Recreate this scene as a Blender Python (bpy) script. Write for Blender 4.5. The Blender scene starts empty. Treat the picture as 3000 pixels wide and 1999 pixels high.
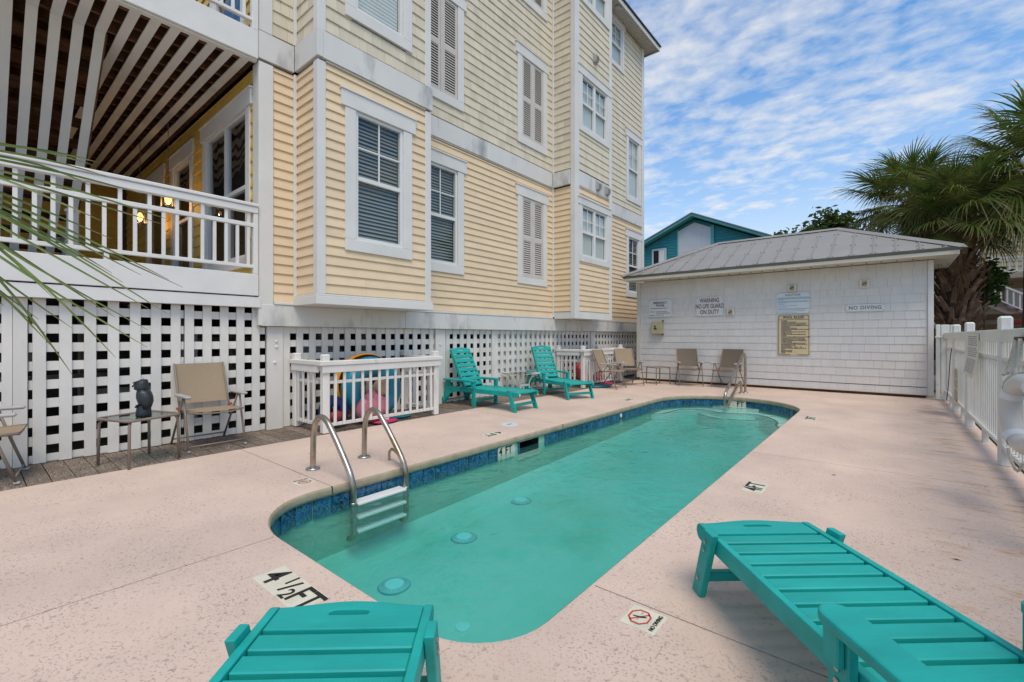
import bpy, bmesh, math, random
from mathutils import Matrix, Vector, Euler
random.seed(7)
R = math.radians
sc = bpy.context.scene
COL = sc.collection

# ------------------------------------------------------------------ camera
cam_d = bpy.data.cameras.new('camera')
cam_d.sensor_width = 36.0
cam_d.lens = 16.0
cam_d.shift_y = -0.00483
cam_d.clip_start = 0.02
cam_d.clip_end = 2000
cam = bpy.data.objects.new('camera', cam_d)
COL.objects.link(cam)
YAW = 39.65
cam.location = (0, 0, 1.2)
cam.rotation_euler = (R(90), 0, R(YAW))
sc.camera = cam

# ------------------------------------------------------------------ world
SUN_DIR = Vector((0.46, -0.32, 0.98)).normalized()
SUN_EL = math.asin(SUN_DIR.z)
SUN_AZ = math.atan2(SUN_DIR.x, SUN_DIR.y)
w = bpy.data.worlds.new('World')
sc.world = w
w.use_nodes = True
nt = w.node_tree
nt.nodes.clear()


def N(tree, typ, **kw):
    n = tree.nodes.new(typ)
    for k, v in kw.items():
        if k == 'inp':
            for a, b in v.items():
                n.inputs[a].default_value = b
        else:
            setattr(n, k, v)
    return n


def ramp(tree, src, stops):
    n = tree.nodes.new('ShaderNodeValToRGB')
    e = n.color_ramp.elements
    while len(e) < len(stops):
        e.new(0.5)
    for i, (p, c) in enumerate(stops):
        e[i].position = p
        e[i].color = c if len(c) == 4 else (*c, 1)
    tree.links.new(src, n.inputs[0])
    return n


def mixc(tree, fac, a, b, mode='MIX'):
    n = tree.nodes.new('ShaderNodeMix')
    n.data_type = 'RGBA'
    n.blend_type = mode
    for sock, v in ((n.inputs[0], fac), (n.inputs[6], a), (n.inputs[7], b)):
        if hasattr(v, 'is_linked'):
            tree.links.new(v, sock)
        else:
            sock.default_value = v if not isinstance(v, tuple) or len(v) == 4 else (*v, 1)
    return n.outputs[2]


def math_n(tree, op, a, b=None):
    n = tree.nodes.new('ShaderNodeMath')
    n.operation = op
    for s, v in ((n.inputs[0], a), (n.inputs[1], b)):
        if v is None:
            continue
        if hasattr(v, 'is_linked'):
            tree.links.new(v, s)
        else:
            s.default_value = v
    return n.outputs[0]


out = N(nt, 'ShaderNodeOutputWorld')
bg = N(nt, 'ShaderNodeBackground')
bg.inputs[1].default_value = 0.15
sky = N(nt, 'ShaderNodeTexSky', sky_type='NISHITA')
sky.sun_disc = False
sky.sun_elevation = SUN_EL
sky.sun_rotation = SUN_AZ
sky.air_density = 1.0
sky.dust_density = 0.6
sky.ozone_density = 2.5
tc = N(nt, 'ShaderNodeTexCoord')
sep = N(nt, 'ShaderNodeSeparateXYZ')
nt.links.new(tc.outputs['Generated'], sep.inputs[0])
zc = math_n(nt, 'MAXIMUM', sep.outputs[2], 0.02)
zz = math_n(nt, 'ADD', zc, 0.10)
px_ = math_n(nt, 'DIVIDE', sep.outputs[0], zz)
py_ = math_n(nt, 'DIVIDE', sep.outputs[1], zz)
cmb = N(nt, 'ShaderNodeCombineXYZ')
nt.links.new(px_, cmb.inputs[0])
nt.links.new(py_, cmb.inputs[1])
mp = N(nt, 'ShaderNodeMapping')
mp.inputs['Rotation'].default_value = (0, 0, R(-8))
mp.inputs['Scale'].default_value = (1.0, 1.25, 1.0)
nt.links.new(cmb.outputs[0], mp.inputs[0])
n1 = N(nt, 'ShaderNodeTexNoise', inp={'Scale': 1.1, 'Detail': 3.0, 'Roughness': 0.5, 'Distortion': 0.4})
n2 = N(nt, 'ShaderNodeTexNoise', inp={'Scale': 9.0, 'Detail': 6.0, 'Roughness': 0.58, 'Distortion': 0.15})
nt.links.new(mp.outputs[0], n1.inputs['Vector'])
nt.links.new(mp.outputs[0], n2.inputs['Vector'])
cl = math_n(nt, 'ADD', math_n(nt, 'MULTIPLY', n1.outputs[0], 0.54), math_n(nt, 'MULTIPLY', n2.outputs[0], 0.49))
rm = ramp(nt, cl, [(0.39, (0.05, .05, .05)), (0.66, (0.84, .84, .84))])
haze = ramp(nt, sep.outputs[2], [(0.0, (1, 1, 1)), (0.12, (.84, .84, .84)), (0.28, (.38, .38, .38)), (0.55, (0.0, 0, 0))])
cov = math_n(nt, 'MAXIMUM', rm.outputs[0], math_n(nt, 'MULTIPLY', haze.outputs[0], 0.9))
skyb = mixc(nt, 1.0, sky.outputs[0], (0.22, 0.90, 1.26, 1), 'MULTIPLY')
skc = mixc(nt, cov, skyb, (5.35, 5.25, 5.1, 1))
nt.links.new(skc, bg.inputs[0])
nt.links.new(bg.outputs[0], out.inputs[0])

# ------------------------------------------------------------------ sun, exposure
sd = bpy.data.lights.new('sun', 'SUN')
sd.energy = 2.1
sd.angle = R(30)
sd.color = (1.0, 0.87, 0.70)
sun = bpy.data.objects.new('sun', sd)
COL.objects.link(sun)
sun.rotation_euler = (-SUN_DIR).to_track_quat('-Z', 'Y').to_euler()
sun.location = (8, -6, 14)
sc.view_settings.view_transform = 'Standard'
sc.view_settings.look = 'None'
sc.view_settings.exposure = 0.20
sc.view_settings.gamma = 1.0
sc.render.engine = 'CYCLES'
sc.cycles.max_bounces = 8
sc.cycles.transparent_max_bounces = 16
sc.cycles.caustics_reflective = False
sc.cycles.caustics_refractive = False

# ================================================================== materials
MATS = {}


def M(name, col, rough=0.6, var=0.10, scale=3.0, bump=0.0, bscale=30.0, spec=0.35, rand=0.0, col2=None,
      f2=(0.5, 0.7), s2=6.0, stretch=None, coord='pos', metal=0.0, detail=5.0, fine=0.0):
    m = bpy.data.materials.new(name)
    m.use_nodes = True
    t = m.node_tree
    b = t.nodes['Principled BSDF']
    b.inputs['Roughness'].default_value = rough
    b.inputs['Metallic'].default_value = metal
    b.inputs['Specular IOR Level'].default_value = spec
    if coord == 'pos':
        vec = N(t, 'ShaderNodeNewGeometry').outputs['Position']
    else:
        vec = N(t, 'ShaderNodeTexCoord').outputs['Object']
    if rand:
        oi = N(t, 'ShaderNodeObjectInfo')
        va = N(t, 'ShaderNodeVectorMath', operation='ADD')
        sclv = N(t, 'ShaderNodeVectorMath', operation='SCALE')
        cmbx = N(t, 'ShaderNodeCombineXYZ')
        for i in range(3):
            t.links.new(oi.outputs['Random'], cmbx.inputs[i])
        t.links.new(cmbx.outputs[0], sclv.inputs[0])
        sclv.inputs['Scale'].default_value = 37.0
        t.links.new(vec, va.inputs[0])
        t.links.new(sclv.outputs[0], va.inputs[1])
        vec = va.outputs[0]
    if stretch:
        mp = N(t, 'ShaderNodeMapping')
        mp.inputs['Scale'].default_value = stretch
        t.links.new(vec, mp.inputs[0])
        vec = mp.outputs[0]
    n = N(t, 'ShaderNodeTexNoise', inp={'Scale': scale, 'Detail': detail, 'Roughness': 0.6})
    t.links.new(vec, n.inputs['Vector'])
    c = Vector(col)
    r = ramp(t, n.outputs[0], [(0.3, tuple(c * (1 - var))), (0.7, tuple(Vector([min(x, .95) for x in c * (1 + var)])))])
    colr = r.outputs[0]
    if col2 is not None:
        nn = N(t, 'ShaderNodeTexNoise', inp={'Scale': s2, 'Detail': 4.0, 'Roughness': 0.65})
        t.links.new(vec, nn.inputs['Vector'])
        rr = ramp(t, nn.outputs[0], [(f2[0], (0, 0, 0)), (f2[1], (1, 1, 1))])
        colr = mixc(t, rr.outputs[0], colr, (*col2, 1))
    if rand:
        v = math_n(t, 'ADD', math_n(t, 'MULTIPLY', oi.outputs['Random'], 2 * rand), 1 - rand)
        cx = N(t, 'ShaderNodeCombineXYZ')
        for i in range(3):
            t.links.new(v, cx.inputs[i])
        colr = mixc(t, 1.0, colr, cx.outputs[0], 'MULTIPLY')
    t.links.new(colr, b.inputs['Base Color'])
    if bump:
        nb = N(t, 'ShaderNodeTexNoise', inp={'Scale': bscale, 'Detail': 4.0, 'Roughness': 0.6})
        t.links.new(vec, nb.inputs['Vector'])
        bp = N(t, 'ShaderNodeBump', inp={'Strength': 1.0, 'Distance': bump})
        t.links.new(nb.outputs[0], bp.inputs['Height'])
        t.links.new(bp.outputs[0], b.inputs['Normal'])
    MATS[name] = m
    return m


def wood_planks():
    m = M('weathered_plank', (0.215, 0.172, 0.14), rough=0.85, var=0.2, scale=6, rand=0.16, spec=0.15)
    t = m.node_tree
    b = t.nodes['Principled BSDF']
    g = N(t, 'ShaderNodeNewGeometry')
    oi = N(t, 'ShaderNodeObjectInfo')
    cx = N(t, 'ShaderNodeCombineXYZ')
    t.links.new(math_n(t, 'MULTIPLY', oi.outputs['Random'], 30.0), cx.inputs[2])
    va = N(t, 'ShaderNodeVectorMath', operation='ADD')
    t.links.new(g.outputs['Position'], va.inputs[0])
    t.links.new(cx.outputs[0], va.inputs[1])
    mp = N(t, 'ShaderNodeMapping')
    mp.inputs['Scale'].default_value = (1.5, 11.0, 1.0)
    t.links.new(va.outputs[0], mp.inputs[0])
    nz = N(t, 'ShaderNodeTexNoise', inp={'Scale': 1.2, 'Detail': 2.0, 'Roughness': .5})
    t.links.new(mp.outputs[0], nz.inputs['Vector'])
    rg = math_n(t, 'FRACT', math_n(t, 'MULTIPLY', nz.outputs[0], 16.0))
    fine = N(t, 'ShaderNodeTexNoise', inp={'Scale': 9.0, 'Detail': 5.0, 'Roughness': .7})
    mp2 = N(t, 'ShaderNodeMapping')
    mp2.inputs['Scale'].default_value = (1.0, 14.0, 1.0)
    t.links.new(va.outputs[0], mp2.inputs[0])
    t.links.new(mp2.outputs[0], fine.inputs['Vector'])
    mixv = math_n(t, 'ADD', math_n(t, 'MULTIPLY', rg, 0.45), math_n(t, 'MULTIPLY', fine.outputs[0], 0.75))
    rr = ramp(t, mixv, [(0.3, (0.34, .32, .30)), (0.62, (1.0, 1, 1)), (0.95, (1.6, 1.56, 1.5))])
    old = b.inputs['Base Color'].links[0].from_socket
    t.links.new(mixc(t, 1.0, old, rr.outputs[0], 'MULTIPLY'), b.inputs['Base Color'])
    bp = N(t, 'ShaderNodeBump', inp={'Strength': 0.6, 'Distance': 0.004})
    t.links.new(mixv, bp.inputs['Height'])
    t.links.new(bp.outputs[0], b.inputs['Normal'])
    return m


def concrete():
    m = M('pool_deck_concrete', (0.65, 0.50, 0.412), rough=0.9, var=0.06, scale=1.3, spec=0.2)
    t = m.node_tree
    b = t.nodes['Principled BSDF']
    g = N(t, 'ShaderNodeNewGeometry').outputs['Position']
    base = b.inputs['Base Color'].links[0].from_socket
    # stains, broad
    ns = N(t, 'ShaderNodeTexNoise', inp={'Scale': 0.9, 'Detail': 6.0, 'Roughness': .65})
    t.links.new(g, ns.inputs['Vector'])
    rs = ramp(t, ns.outputs[0], [(0.35, (0.90, .90, .91)), (0.62, (1.04, 1.03, 1.02))])
    base = mixc(t, 1.0, base, rs.outputs[0], 'MULTIPLY')
    # knock-down pits
    a = N(t, 'ShaderNodeTexNoise', inp={'Scale': 38.0, 'Detail': 2.5, 'Roughness': .55})
    t.links.new(g, a.inputs['Vector'])
    pit1 = ramp(t, a.outputs[0], [(0.605, (0, 0, 0)), (0.68, (1, 1, 1))])
    c = N(t, 'ShaderNodeTexNoise', inp={'Scale': 90.0, 'Detail': 2.0, 'Roughness': .5})
    t.links.new(g, c.inputs['Vector'])
    pit2 = ramp(t, c.outputs[0], [(0.59, (0, 0, 0)), (0.68, (.8, .8, .8))])
    pit = math_n(t, 'MAXIMUM', pit1.outputs[0], pit2.outputs[0])
    mod = N(t, 'ShaderNodeTexNoise', inp={'Scale': 2.2, 'Detail': 3.0, 'Roughness': .5})
    t.links.new(g, mod.inputs['Vector'])
    md = ramp(t, mod.outputs[0], [(0.33, (.25, .25, .25)), (0.6, (1, 1, 1))])
    pit = math_n(t, 'MULTIPLY', pit, md.outputs[0])
    col = mixc(t, math_n(t, 'MULTIPLY', pit, 0.46), base, (0.20, 0.165, 0.14, 1))
    # rust streaks beside the fence and a few by the coping
    mp = N(t, 'ShaderNodeMapping')
    mp.inputs['Scale'].default_value = (3.2, 9.0, 1.0)
    t.links.new(g, mp.inputs[0])
    nr = N(t, 'ShaderNodeTexNoise', inp={'Scale': 1.0, 'Detail': 4.0, 'Roughness': .7})
    t.links.new(mp.outputs[0], nr.inputs['Vector'])
    rust = ramp(t, nr.outputs[0], [(0.53, (0, 0, 0)), (0.68, (1, 1, 1))])
    sx = N(t, 'ShaderNodeSeparateXYZ')
    t.links.new(g, sx.inputs[0])
    fall = ramp(t, math_n(t, 'ADD', math_n(t, 'MULTIPLY', sx.outputs[0], 0.6), 0.55), [(0.55, (0, 0, 0)), (0.85, (1, 1, 1))])
    rf = math_n(t, 'MULTIPLY', math_n(t, 'MULTIPLY', rust.outputs[0], fall.outputs[0]), 0.75)
    col = mixc(t, rf, col, (0.47, 0.23, 0.07, 1))
    t.links.new(col, b.inputs['Base Color'])
    h = math_n(t, 'SUBTRACT', 0.5, pit)
    bp = N(t, 'ShaderNodeBump', inp={'Strength': 0.7, 'Distance': 0.004})
    t.links.new(h, bp.inputs['Height'])
    t.links.new(bp.outputs[0], b.inputs['Normal'])
    return m


def tile_mat():
    m = M('blue_glazed_tile', (0.010, 0.062, 0.145), rough=0.14, var=0.7, scale=10, spec=0.5, rand=0.25, detail=3)
    t = m.node_tree
    b = t.nodes['Principled BSDF']
    g = N(t, 'ShaderNodeNewGeometry').outputs['Position']
    nz = N(t, 'ShaderNodeTexNoise', inp={'Scale': 13.0, 'Detail': 3.0, 'Roughness': .6, 'Distortion': 2.0})
    t.links.new(g, nz.inputs['Vector'])
    v = math_n(t, 'ABSOLUTE', math_n(t, 'SUBTRACT', nz.outputs[0], 0.5))
    rr = ramp(t, v, [(0.0, (1, 1, 1)), (0.05, (0, 0, 0))])
    old = b.inputs['Base Color'].links[0].from_socket
    t.links.new(mixc(t, math_n(t, 'MULTIPLY', rr.outputs[0], 0.65), old, (0.10, 0.34, 0.42, 1)), b.inputs['Base Color'])
    return m


def schlick(t, f0, k=1.0):
    """reflectance that is the same from both sides of a thin pane"""
    lw = N(t, 'ShaderNodeLayerWeight', inp={'Blend': 0.5})
    p5 = math_n(t, 'POWER', lw.outputs['Facing'], 5.0)
    return {'o': math_n(t, 'ADD', math_n(t, 'MULTIPLY', p5, (1 - f0) * k), f0), 'n': lw.inputs['Normal']}


def water_mat():
    m = bpy.data.materials.new('pool_water')
    m.use_nodes = True
    t = m.node_tree
    t.nodes.clear()
    o = N(t, 'ShaderNodeOutputMaterial')
    tr = N(t, 'ShaderNodeBsdfTransparent')
    tr.inputs[0].default_value = (0.90, 0.97, 0.95, 1)
    df = N(t, 'ShaderNodeBsdfDiffuse')
    df.inputs[0].default_value = (0.16, 0.52, 0.46, 1)
    mx0 = N(t, 'ShaderNodeMixShader')
    mx0.inputs[0].default_value = 0.07
    gl = N(t, 'ShaderNodeBsdfGlossy')
    gl.inputs['Roughness'].default_value = 0.05
    fr = schlick(t, .024, .8)
    mx = N(t, 'ShaderNodeMixShader')
    g = N(t, 'ShaderNodeNewGeometry').outputs['Position']
    mp = N(t, 'ShaderNodeMapping')
    mp.inputs['Scale'].default_value = (1.0, 0.8, 1.0)
    t.links.new(g, mp.inputs[0])
    n1 = N(t, 'ShaderNodeTexNoise', inp={'Scale': 3.5, 'Detail': 3.0, 'Roughness': .5})
    n2 = N(t, 'ShaderNodeTexNoise', inp={'Scale': 14.0, 'Detail': 2.0, 'Roughness': .5})
    t.links.new(mp.outputs[0], n1.inputs['Vector'])
    t.links.new(mp.outputs[0], n2.inputs['Vector'])
    h = math_n(t, 'ADD', n1.outputs[0], math_n(t, 'MULTIPLY', n2.outputs[0], 0.3))
    bp = N(t, 'ShaderNodeBump', inp={'Strength': 0.8, 'Distance': 0.03})
    t.links.new(h, bp.inputs['Height'])
    t.links.new(bp.outputs[0], gl.inputs['Normal'])
    t.links.new(bp.outputs[0], fr['n'])
    t.links.new(tr.outputs[0], mx0.inputs[1])
    t.links.new(df.outputs[0], mx0.inputs[2])
    t.links.new(fr['o'], mx.inputs[0])
    t.links.new(mx0.outputs[0], mx.inputs[1])
    t.links.new(gl.outputs[0], mx.inputs[2])
    va = N(t, 'ShaderNodeVolumeAbsorption')
    va.inputs['Color'].default_value = (0.08, 0.80, 0.79, 1)
    va.inputs['Density'].default_value = 1.15
    t.links.new(va.outputs[0], o.inputs['Volume'])
    t.links.new(mx.outputs[0], o.inputs[0])
    MATS['pool_water'] = m
    return m


def glass_mat(name, tint=(0.80, 0.84, 0.84), ior=1.7, wav=0.0):
    m = bpy.data.materials.new(name)
    m.use_nodes = True
    t = m.node_tree
    t.nodes.clear()
    o = N(t, 'ShaderNodeOutputMaterial')
    tr = N(t, 'ShaderNodeBsdfTransparent')
    tr.inputs[0].default_value = (*tint, 1)
    gl = N(t, 'ShaderNodeBsdfGlossy')
    gl.inputs['Roughness'].default_value = 0.01
    fr = schlick(t, ((ior - 1) / (ior + 1)) ** 2)
    mx = N(t, 'ShaderNodeMixShader')
    if wav:
        g = N(t, 'ShaderNodeNewGeometry').outputs['Position']
        n1 = N(t, 'ShaderNodeTexNoise', inp={'Scale': 2.2, 'Detail': 1.0, 'Roughness': .4})
        t.links.new(g, n1.inputs['Vector'])
        bp = N(t, 'ShaderNodeBump', inp={'Strength': 1.0, 'Distance': wav})
        t.links.new(n1.outputs[0], bp.inputs['Height'])
        t.links.new(bp.outputs[0], gl.inputs['Normal'])
    t.links.new(fr['o'], mx.inputs[0])
    t.links.new(tr.outputs[0], mx.inputs[1])
    t.links.new(gl.outputs[0], mx.inputs[2])
    t.links.new(mx.outputs[0], o.inputs[0])
    MATS[name] = m
    return m


def emit_mat(name, col, s):
    m = bpy.data.materials.new(name)
    m.use_nodes = True
    b = m.node_tree.nodes['Principled BSDF']
    b.inputs['Base Color'].default_value = (*col, 1)
    b.inputs['Emission Color'].default_value = (*col, 1)
    b.inputs['Emission Strength'].default_value = s
    MATS[name] = m
    return m


def leaf_mat(name, c1, c2, tip=None, rough=0.45):
    m = M(name, c1, rough=rough, var=0.35, scale=5, spec=0.3, rand=0.28, col2=c2, f2=(.48, .66), s2=2.2)
    t = m.node_tree
    b = t.nodes['Principled BSDF']
    if tip is not None:
        uv = N(t, 'ShaderNodeAttribute', attribute_name='tip')
        old = b.inputs['Base Color'].links[0].from_socket
        rr = ramp(t, uv.outputs['Fac'], [(0.74, (0, 0, 0)), (1.0, (.9, .9, .9))])
        t.links.new(mixc(t, rr.outputs[0], old, (*tip, 1)), b.inputs['Base Color'])
    # some light passes through a blade
    trn = N(t, 'ShaderNodeBsdfTranslucent')
    src = b.inputs['Base Color'].links[0].from_socket
    t.links.new(src, trn.inputs[0])
    mx = N(t, 'ShaderNodeMixShader')
    mx.inputs[0].default_value = 0.42
    o = [n for n in t.nodes if n.type == 'OUTPUT_MATERIAL'][0]
    t.links.new(b.outputs[0], mx.inputs[1])
    t.links.new(trn.outputs[0], mx.inputs[2])
    t.links.new(mx.outputs[0], o.inputs[0])
    return m


M('white_trim', (0.70, 0.675, 0.64), rough=0.5, var=0.05, scale=2, col2=(0.50, 0.50, 0.48), f2=(.62, .85), s2=1.5)
M('white_band', (0.67, 0.648, 0.615), rough=0.55, var=0.05, scale=2, col2=(0.26, 0.265, 0.27), f2=(.53, .74), s2=1.5, stretch=(1, 1, .4))
M('white_paint', (0.74, 0.70, 0.645), rough=0.6, var=0.06, scale=4, col2=(0.52, 0.49, 0.44), f2=(.64, .84), s2=3, rand=0.05, bump=0.0015, bscale=45, stretch=(1, 1, .35))
M('lattice_paint', (0.73, 0.695, 0.64), rough=0.6, var=0.06, scale=4, col2=(0.50, 0.46, 0.40), f2=(.66, .84), s2=3, rand=0.06, bump=0.0015, bscale=45)
M('porch_paint', (0.735, 0.71, 0.675), rough=0.55, var=0.05, scale=3, col2=(0.52, 0.52, 0.50), f2=(.66, .88), s2=2.5, bump=0.001, bscale=40)
M('fence_paint', (0.66, 0.65, 0.61), rough=0.6, var=0.06, scale=4, col2=(0.48, 0.43, 0.34), f2=(.62, .82), s2=4, rand=0.05, bump=0.0015, bscale=45)
M('peach_siding', (0.76, 0.585, 0.385), rough=0.55, var=0.05, scale=3, rand=0.04, bump=0.0008, bscale=60)
M('cream_shingle', (0.635, 0.56, 0.43), rough=0.65, var=0.07, scale=5, rand=0.07, bump=0.002, bscale=40, stretch=(1, 1, .12))
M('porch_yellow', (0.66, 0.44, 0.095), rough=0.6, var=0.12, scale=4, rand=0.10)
M('grey_shake', (0.67, 0.64, 0.605), rough=0.65, var=0.04, scale=5, rand=0.022, bump=0.0018, bscale=45, stretch=(1, 1, .12))
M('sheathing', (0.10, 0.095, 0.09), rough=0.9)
M('dark_room', (0.02, 0.022, 0.024), rough=0.9)
M('joist_wood', (0.13, 0.062, 0.033), rough=0.85, var=0.45, scale=9, rand=0.3, spec=0.1)
M('blind_white', (0.78, 0.79, 0.78), rough=0.5, var=0.03)
M('blind_grey', (0.27, 0.29, 0.275), rough=0.5, var=0.05)
M('shutter_gap_shade', (0.17, 0.135, 0.115), rough=0.8)  # backing brown darkened to paint in the shade between louvres
M('shutter_paint', (0.58, 0.53, 0.48), rough=0.55, var=0.05, scale=4)
M('frame_vinyl', (0.72, 0.71, 0.69), rough=0.4, var=0.03)
M('soffit', (0.56, 0.53, 0.48), rough=0.6, var=0.05)
M('roof_dark', (0.06, 0.06, 0.062), rough=0.9, var=0.3, scale=20)
M('metal_roof', (0.265, 0.248, 0.23), rough=0.42, var=0.07, scale=2, spec=0.5, rand=0.03, col2=(0.33, .30, .28), f2=(.6, .85), s2=2)
M('roof_edge', (0.16, 0.155, 0.14), rough=0.5, var=0.1)
M('rust_screw', (0.10, 0.045, 0.03), rough=0.8)
M('cream_trim', (0.62, 0.57, 0.47), rough=0.55, var=0.05)
M('skirt_wood', (0.10, 0.060, 0.035), rough=0.9, var=0.5, scale=8, stretch=(.5, 1, 3))
M('teal_plastic', (0.009, 0.345, 0.305), rough=0.5, var=0.17, scale=2.2, coord='obj', spec=0.35, bump=0.0008, bscale=28, stretch=(3, .7, 3), rand=0.03)
M('teal_plastic_end', (0.008, 0.27, 0.24), rough=0.45, var=0.08, scale=4, coord='obj', spec=0.35)
M('steel_bolt', (0.45, 0.43, 0.40), rough=0.35, metal=1.0, var=0.1)
M('stainless', (0.46, 0.405, 0.34), rough=0.33, metal=1.0, var=0.15, scale=8, col2=(0.30, 0.19, 0.11), f2=(.5, .72), s2=5)
M('flange', (0.40, 0.42, 0.42), rough=0.35, metal=1.0, var=0.15, scale=20)
M('taupe_frame', (0.235, 0.185, 0.15), rough=0.45, var=0.08, coord='obj', scale=6)
M('arm_grey', (0.40, 0.385, 0.38), rough=0.5, var=0.06, coord='obj')
M('sling', (0.33, 0.25, 0.17), rough=0.8, var=0.12, coord='obj', scale=30, stretch=(1, 12, 1), spec=0.1, bump=0.0006, bscale=180)
M('sling_dark', (0.17, 0.135, 0.105), rough=0.8, var=0.12, coord='obj', scale=30, stretch=(12, 1, 1), spec=0.1, bump=0.0006, bscale=180)
M('red_clip', (0.50, 0.08, 0.02), rough=0.5)
M('white_alu', (0.74, 0.73, 0.70), rough=0.4, var=0.04, coord='obj')
M('owl_black', (0.022, 0.027, 0.033), rough=0.34, var=0.4, scale=25, coord='obj', spec=0.5, bump=0.004, bscale=46, stretch=(.6, .6, 2.2))
M('owl_base', (0.018, 0.024, 0.032), rough=0.3, var=0.4, scale=12, coord='obj', spec=0.5, bump=0.003, bscale=20)
M('coping_tan', (0.40, 0.325, 0.225), rough=0.9, var=0.18, scale=7, bump=0.004, bscale=50, col2=(.30, .26, .17), f2=(.55, .75), s2=3)
M('grout', (0.30, 0.36, 0.36), rough=0.8)
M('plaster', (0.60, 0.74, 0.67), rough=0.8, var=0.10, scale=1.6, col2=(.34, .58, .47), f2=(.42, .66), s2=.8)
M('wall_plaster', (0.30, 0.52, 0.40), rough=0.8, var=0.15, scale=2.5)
M('step_plaster', (0.80, 0.86, 0.78), rough=0.8, var=0.08, scale=3)
M('dark_nosing', (0.015, 0.03, 0.03), rough=0.7)
M('marker_tile', (0.66, 0.62, 0.50), rough=0.35, var=0.10, scale=12, col2=(.50, .44, .32), f2=(.6, .8), s2=8)
M('black_print', (0.016, 0.015, 0.014), rough=0.5)
M('red_print', (0.55, 0.055, 0.035), rough=0.5)
M('joint_dark', (0.05, 0.045, 0.04), rough=0.95)
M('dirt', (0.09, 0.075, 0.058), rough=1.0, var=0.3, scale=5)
M('sand_ground', (0.23, 0.20, 0.15), rough=1.0, var=0.25, scale=.6)
M('sign_white', (0.66, 0.68, 0.67), rough=0.4, var=0.04, scale=6)
M('sign_print', (0.20, 0.095, 0.085), rough=0.6)
M('sign_grey_print', (0.22, 0.155, 0.15), rough=0.6)
M('sign_blue', (0.16, 0.36, 0.56), rough=0.6)
M('sign_cream', (0.66, 0.53, 0.31), rough=0.5, var=0.05, scale=4)
M('sign_navy', (0.022, 0.025, 0.06), rough=0.5)
M('sign_purple', (0.19, 0.18, 0.38), rough=0.6)
M('sign_aged', (0.68, 0.65, 0.52), rough=0.55, var=0.06, scale=5)
M('box_beige', (0.42, 0.38, 0.24), rough=0.5, var=0.08, scale=10)
M('fixture_cream', (0.66, 0.62, 0.52), rough=0.5, var=0.05)
M('plate_tan', (0.40, 0.35, 0.24), rough=0.4)
M('vent_grey', (0.40, 0.40, 0.385), rough=0.5)
M('teal_house', (0.03, 0.235, 0.26), rough=0.6, var=0.08, rand=0.03)
M('teal_trim', (0.12, 0.40, 0.40), rough=0.55, var=0.06)
M('far_white', (0.60, 0.61, 0.62), rough=0.6, var=0.04)
M('far_tan', (0.42, 0.36, 0.23), rough=0.7, var=0.08)
M('far_wood', (0.20, 0.10, 0.055), rough=0.8, var=0.25, scale=4)
M('far_grey_wood', (0.34, 0.31, 0.26), rough=0.85, var=0.2, scale=4)
M('far_red', (0.25, 0.02, 0.02), rough=0.4)
M('bark', (0.10, 0.068, 0.045), rough=0.95, var=0.4, scale=9, rand=0.2)
M('boot', (0.17, 0.098, 0.06), rough=0.9, var=0.4, scale=10, rand=0.30, col2=(.085, .05, .034), f2=(.5, .7), s2=8)
M('rope', (0.50, 0.47, 0.40), rough=0.9, var=0.2, scale=60)
M('ring_white', (0.60, 0.575, 0.54), rough=0.35, var=0.05, scale=3, col2=(.62, .55, .48), f2=(.6, .8), s2=4)
M('ring_strap', (0.72, 0.72, 0.76), rough=0.6, var=0.05)
M('black_cord', (0.02, 0.02, 0.02), rough=0.7)
M('float_blue', (0.012, 0.22, 0.34), rough=0.3, var=0.08, coord='obj', spec=0.5)
M('float_orange', (0.80, 0.33, 0.02), rough=0.35, var=0.12, coord='obj', spec=0.5)
M('float_pink', (0.60, 0.20, 0.26), rough=0.35, var=0.10, coord='obj', scale=5, spec=0.5)
M('float_beige', (0.60, 0.40, 0.25), rough=0.4, var=0.08, coord='obj')
M('float_red', (0.50, 0.055, 0.065), rough=0.35, var=0.10, coord='obj', spec=0.5)
M('float_navy', (0.012, 0.03, 0.16), rough=0.35, var=0.10, coord='obj', spec=0.5)
M('float_white', (0.70, 0.66, 0.66), rough=0.4)
M('toy_teal', (0.015, 0.22, 0.25), rough=0.6)
M('toy_magenta', (0.45, 0.03, 0.12), rough=0.5)
M('drain_blue', (0.68, 0.86, 0.90), rough=0.5, var=0.05)
M('drain_fringe', (0.10, 0.40, 0.45), rough=0.6, var=0.2, scale=30)
M('lid_white', (0.60, 0.66, 0.70), rough=0.4)
M('white_post', (0.70, 0.70, 0.69), rough=0.55, var=0.05)
wood_planks(); concrete(); tile_mat(); water_mat()
glass_mat('window_glass', ior=1.75, tint=(.86, .90, .88))
glass_mat('porch_glass', ior=2.3, wav=0.012)
glass_mat('table_glass', tint=(0.50, 0.62, 0.56), ior=1.5)
glass_mat('lantern_glass', tint=(0.95, 0.9, 0.8), ior=1.4)
emit_mat('lamp_glow', (1.0, 0.47, 0.16), 2.6)
leaf_mat('palm_leaf', (0.085, 0.13, 0.026), (0.20, 0.21, 0.05), tip=(0.30, 0.19, 0.09))
leaf_mat('palm_leaf_dry', (0.20, 0.115, 0.05), (0.26, 0.17, 0.08), tip=(0.30, 0.16, 0.08))
leaf_mat('near_palm_leaf', (0.14, 0.20, 0.055), (0.24, 0.28, 0.11), tip=(0.30, 0.20, 0.09))
leaf_mat('tree_leaf', (0.05, 0.085, 0.014), (0.10, 0.125, 0.025))
leaf_mat('shrub_leaf', (0.035, 0.085, 0.014), (0.07, 0.12, 0.02))

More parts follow.
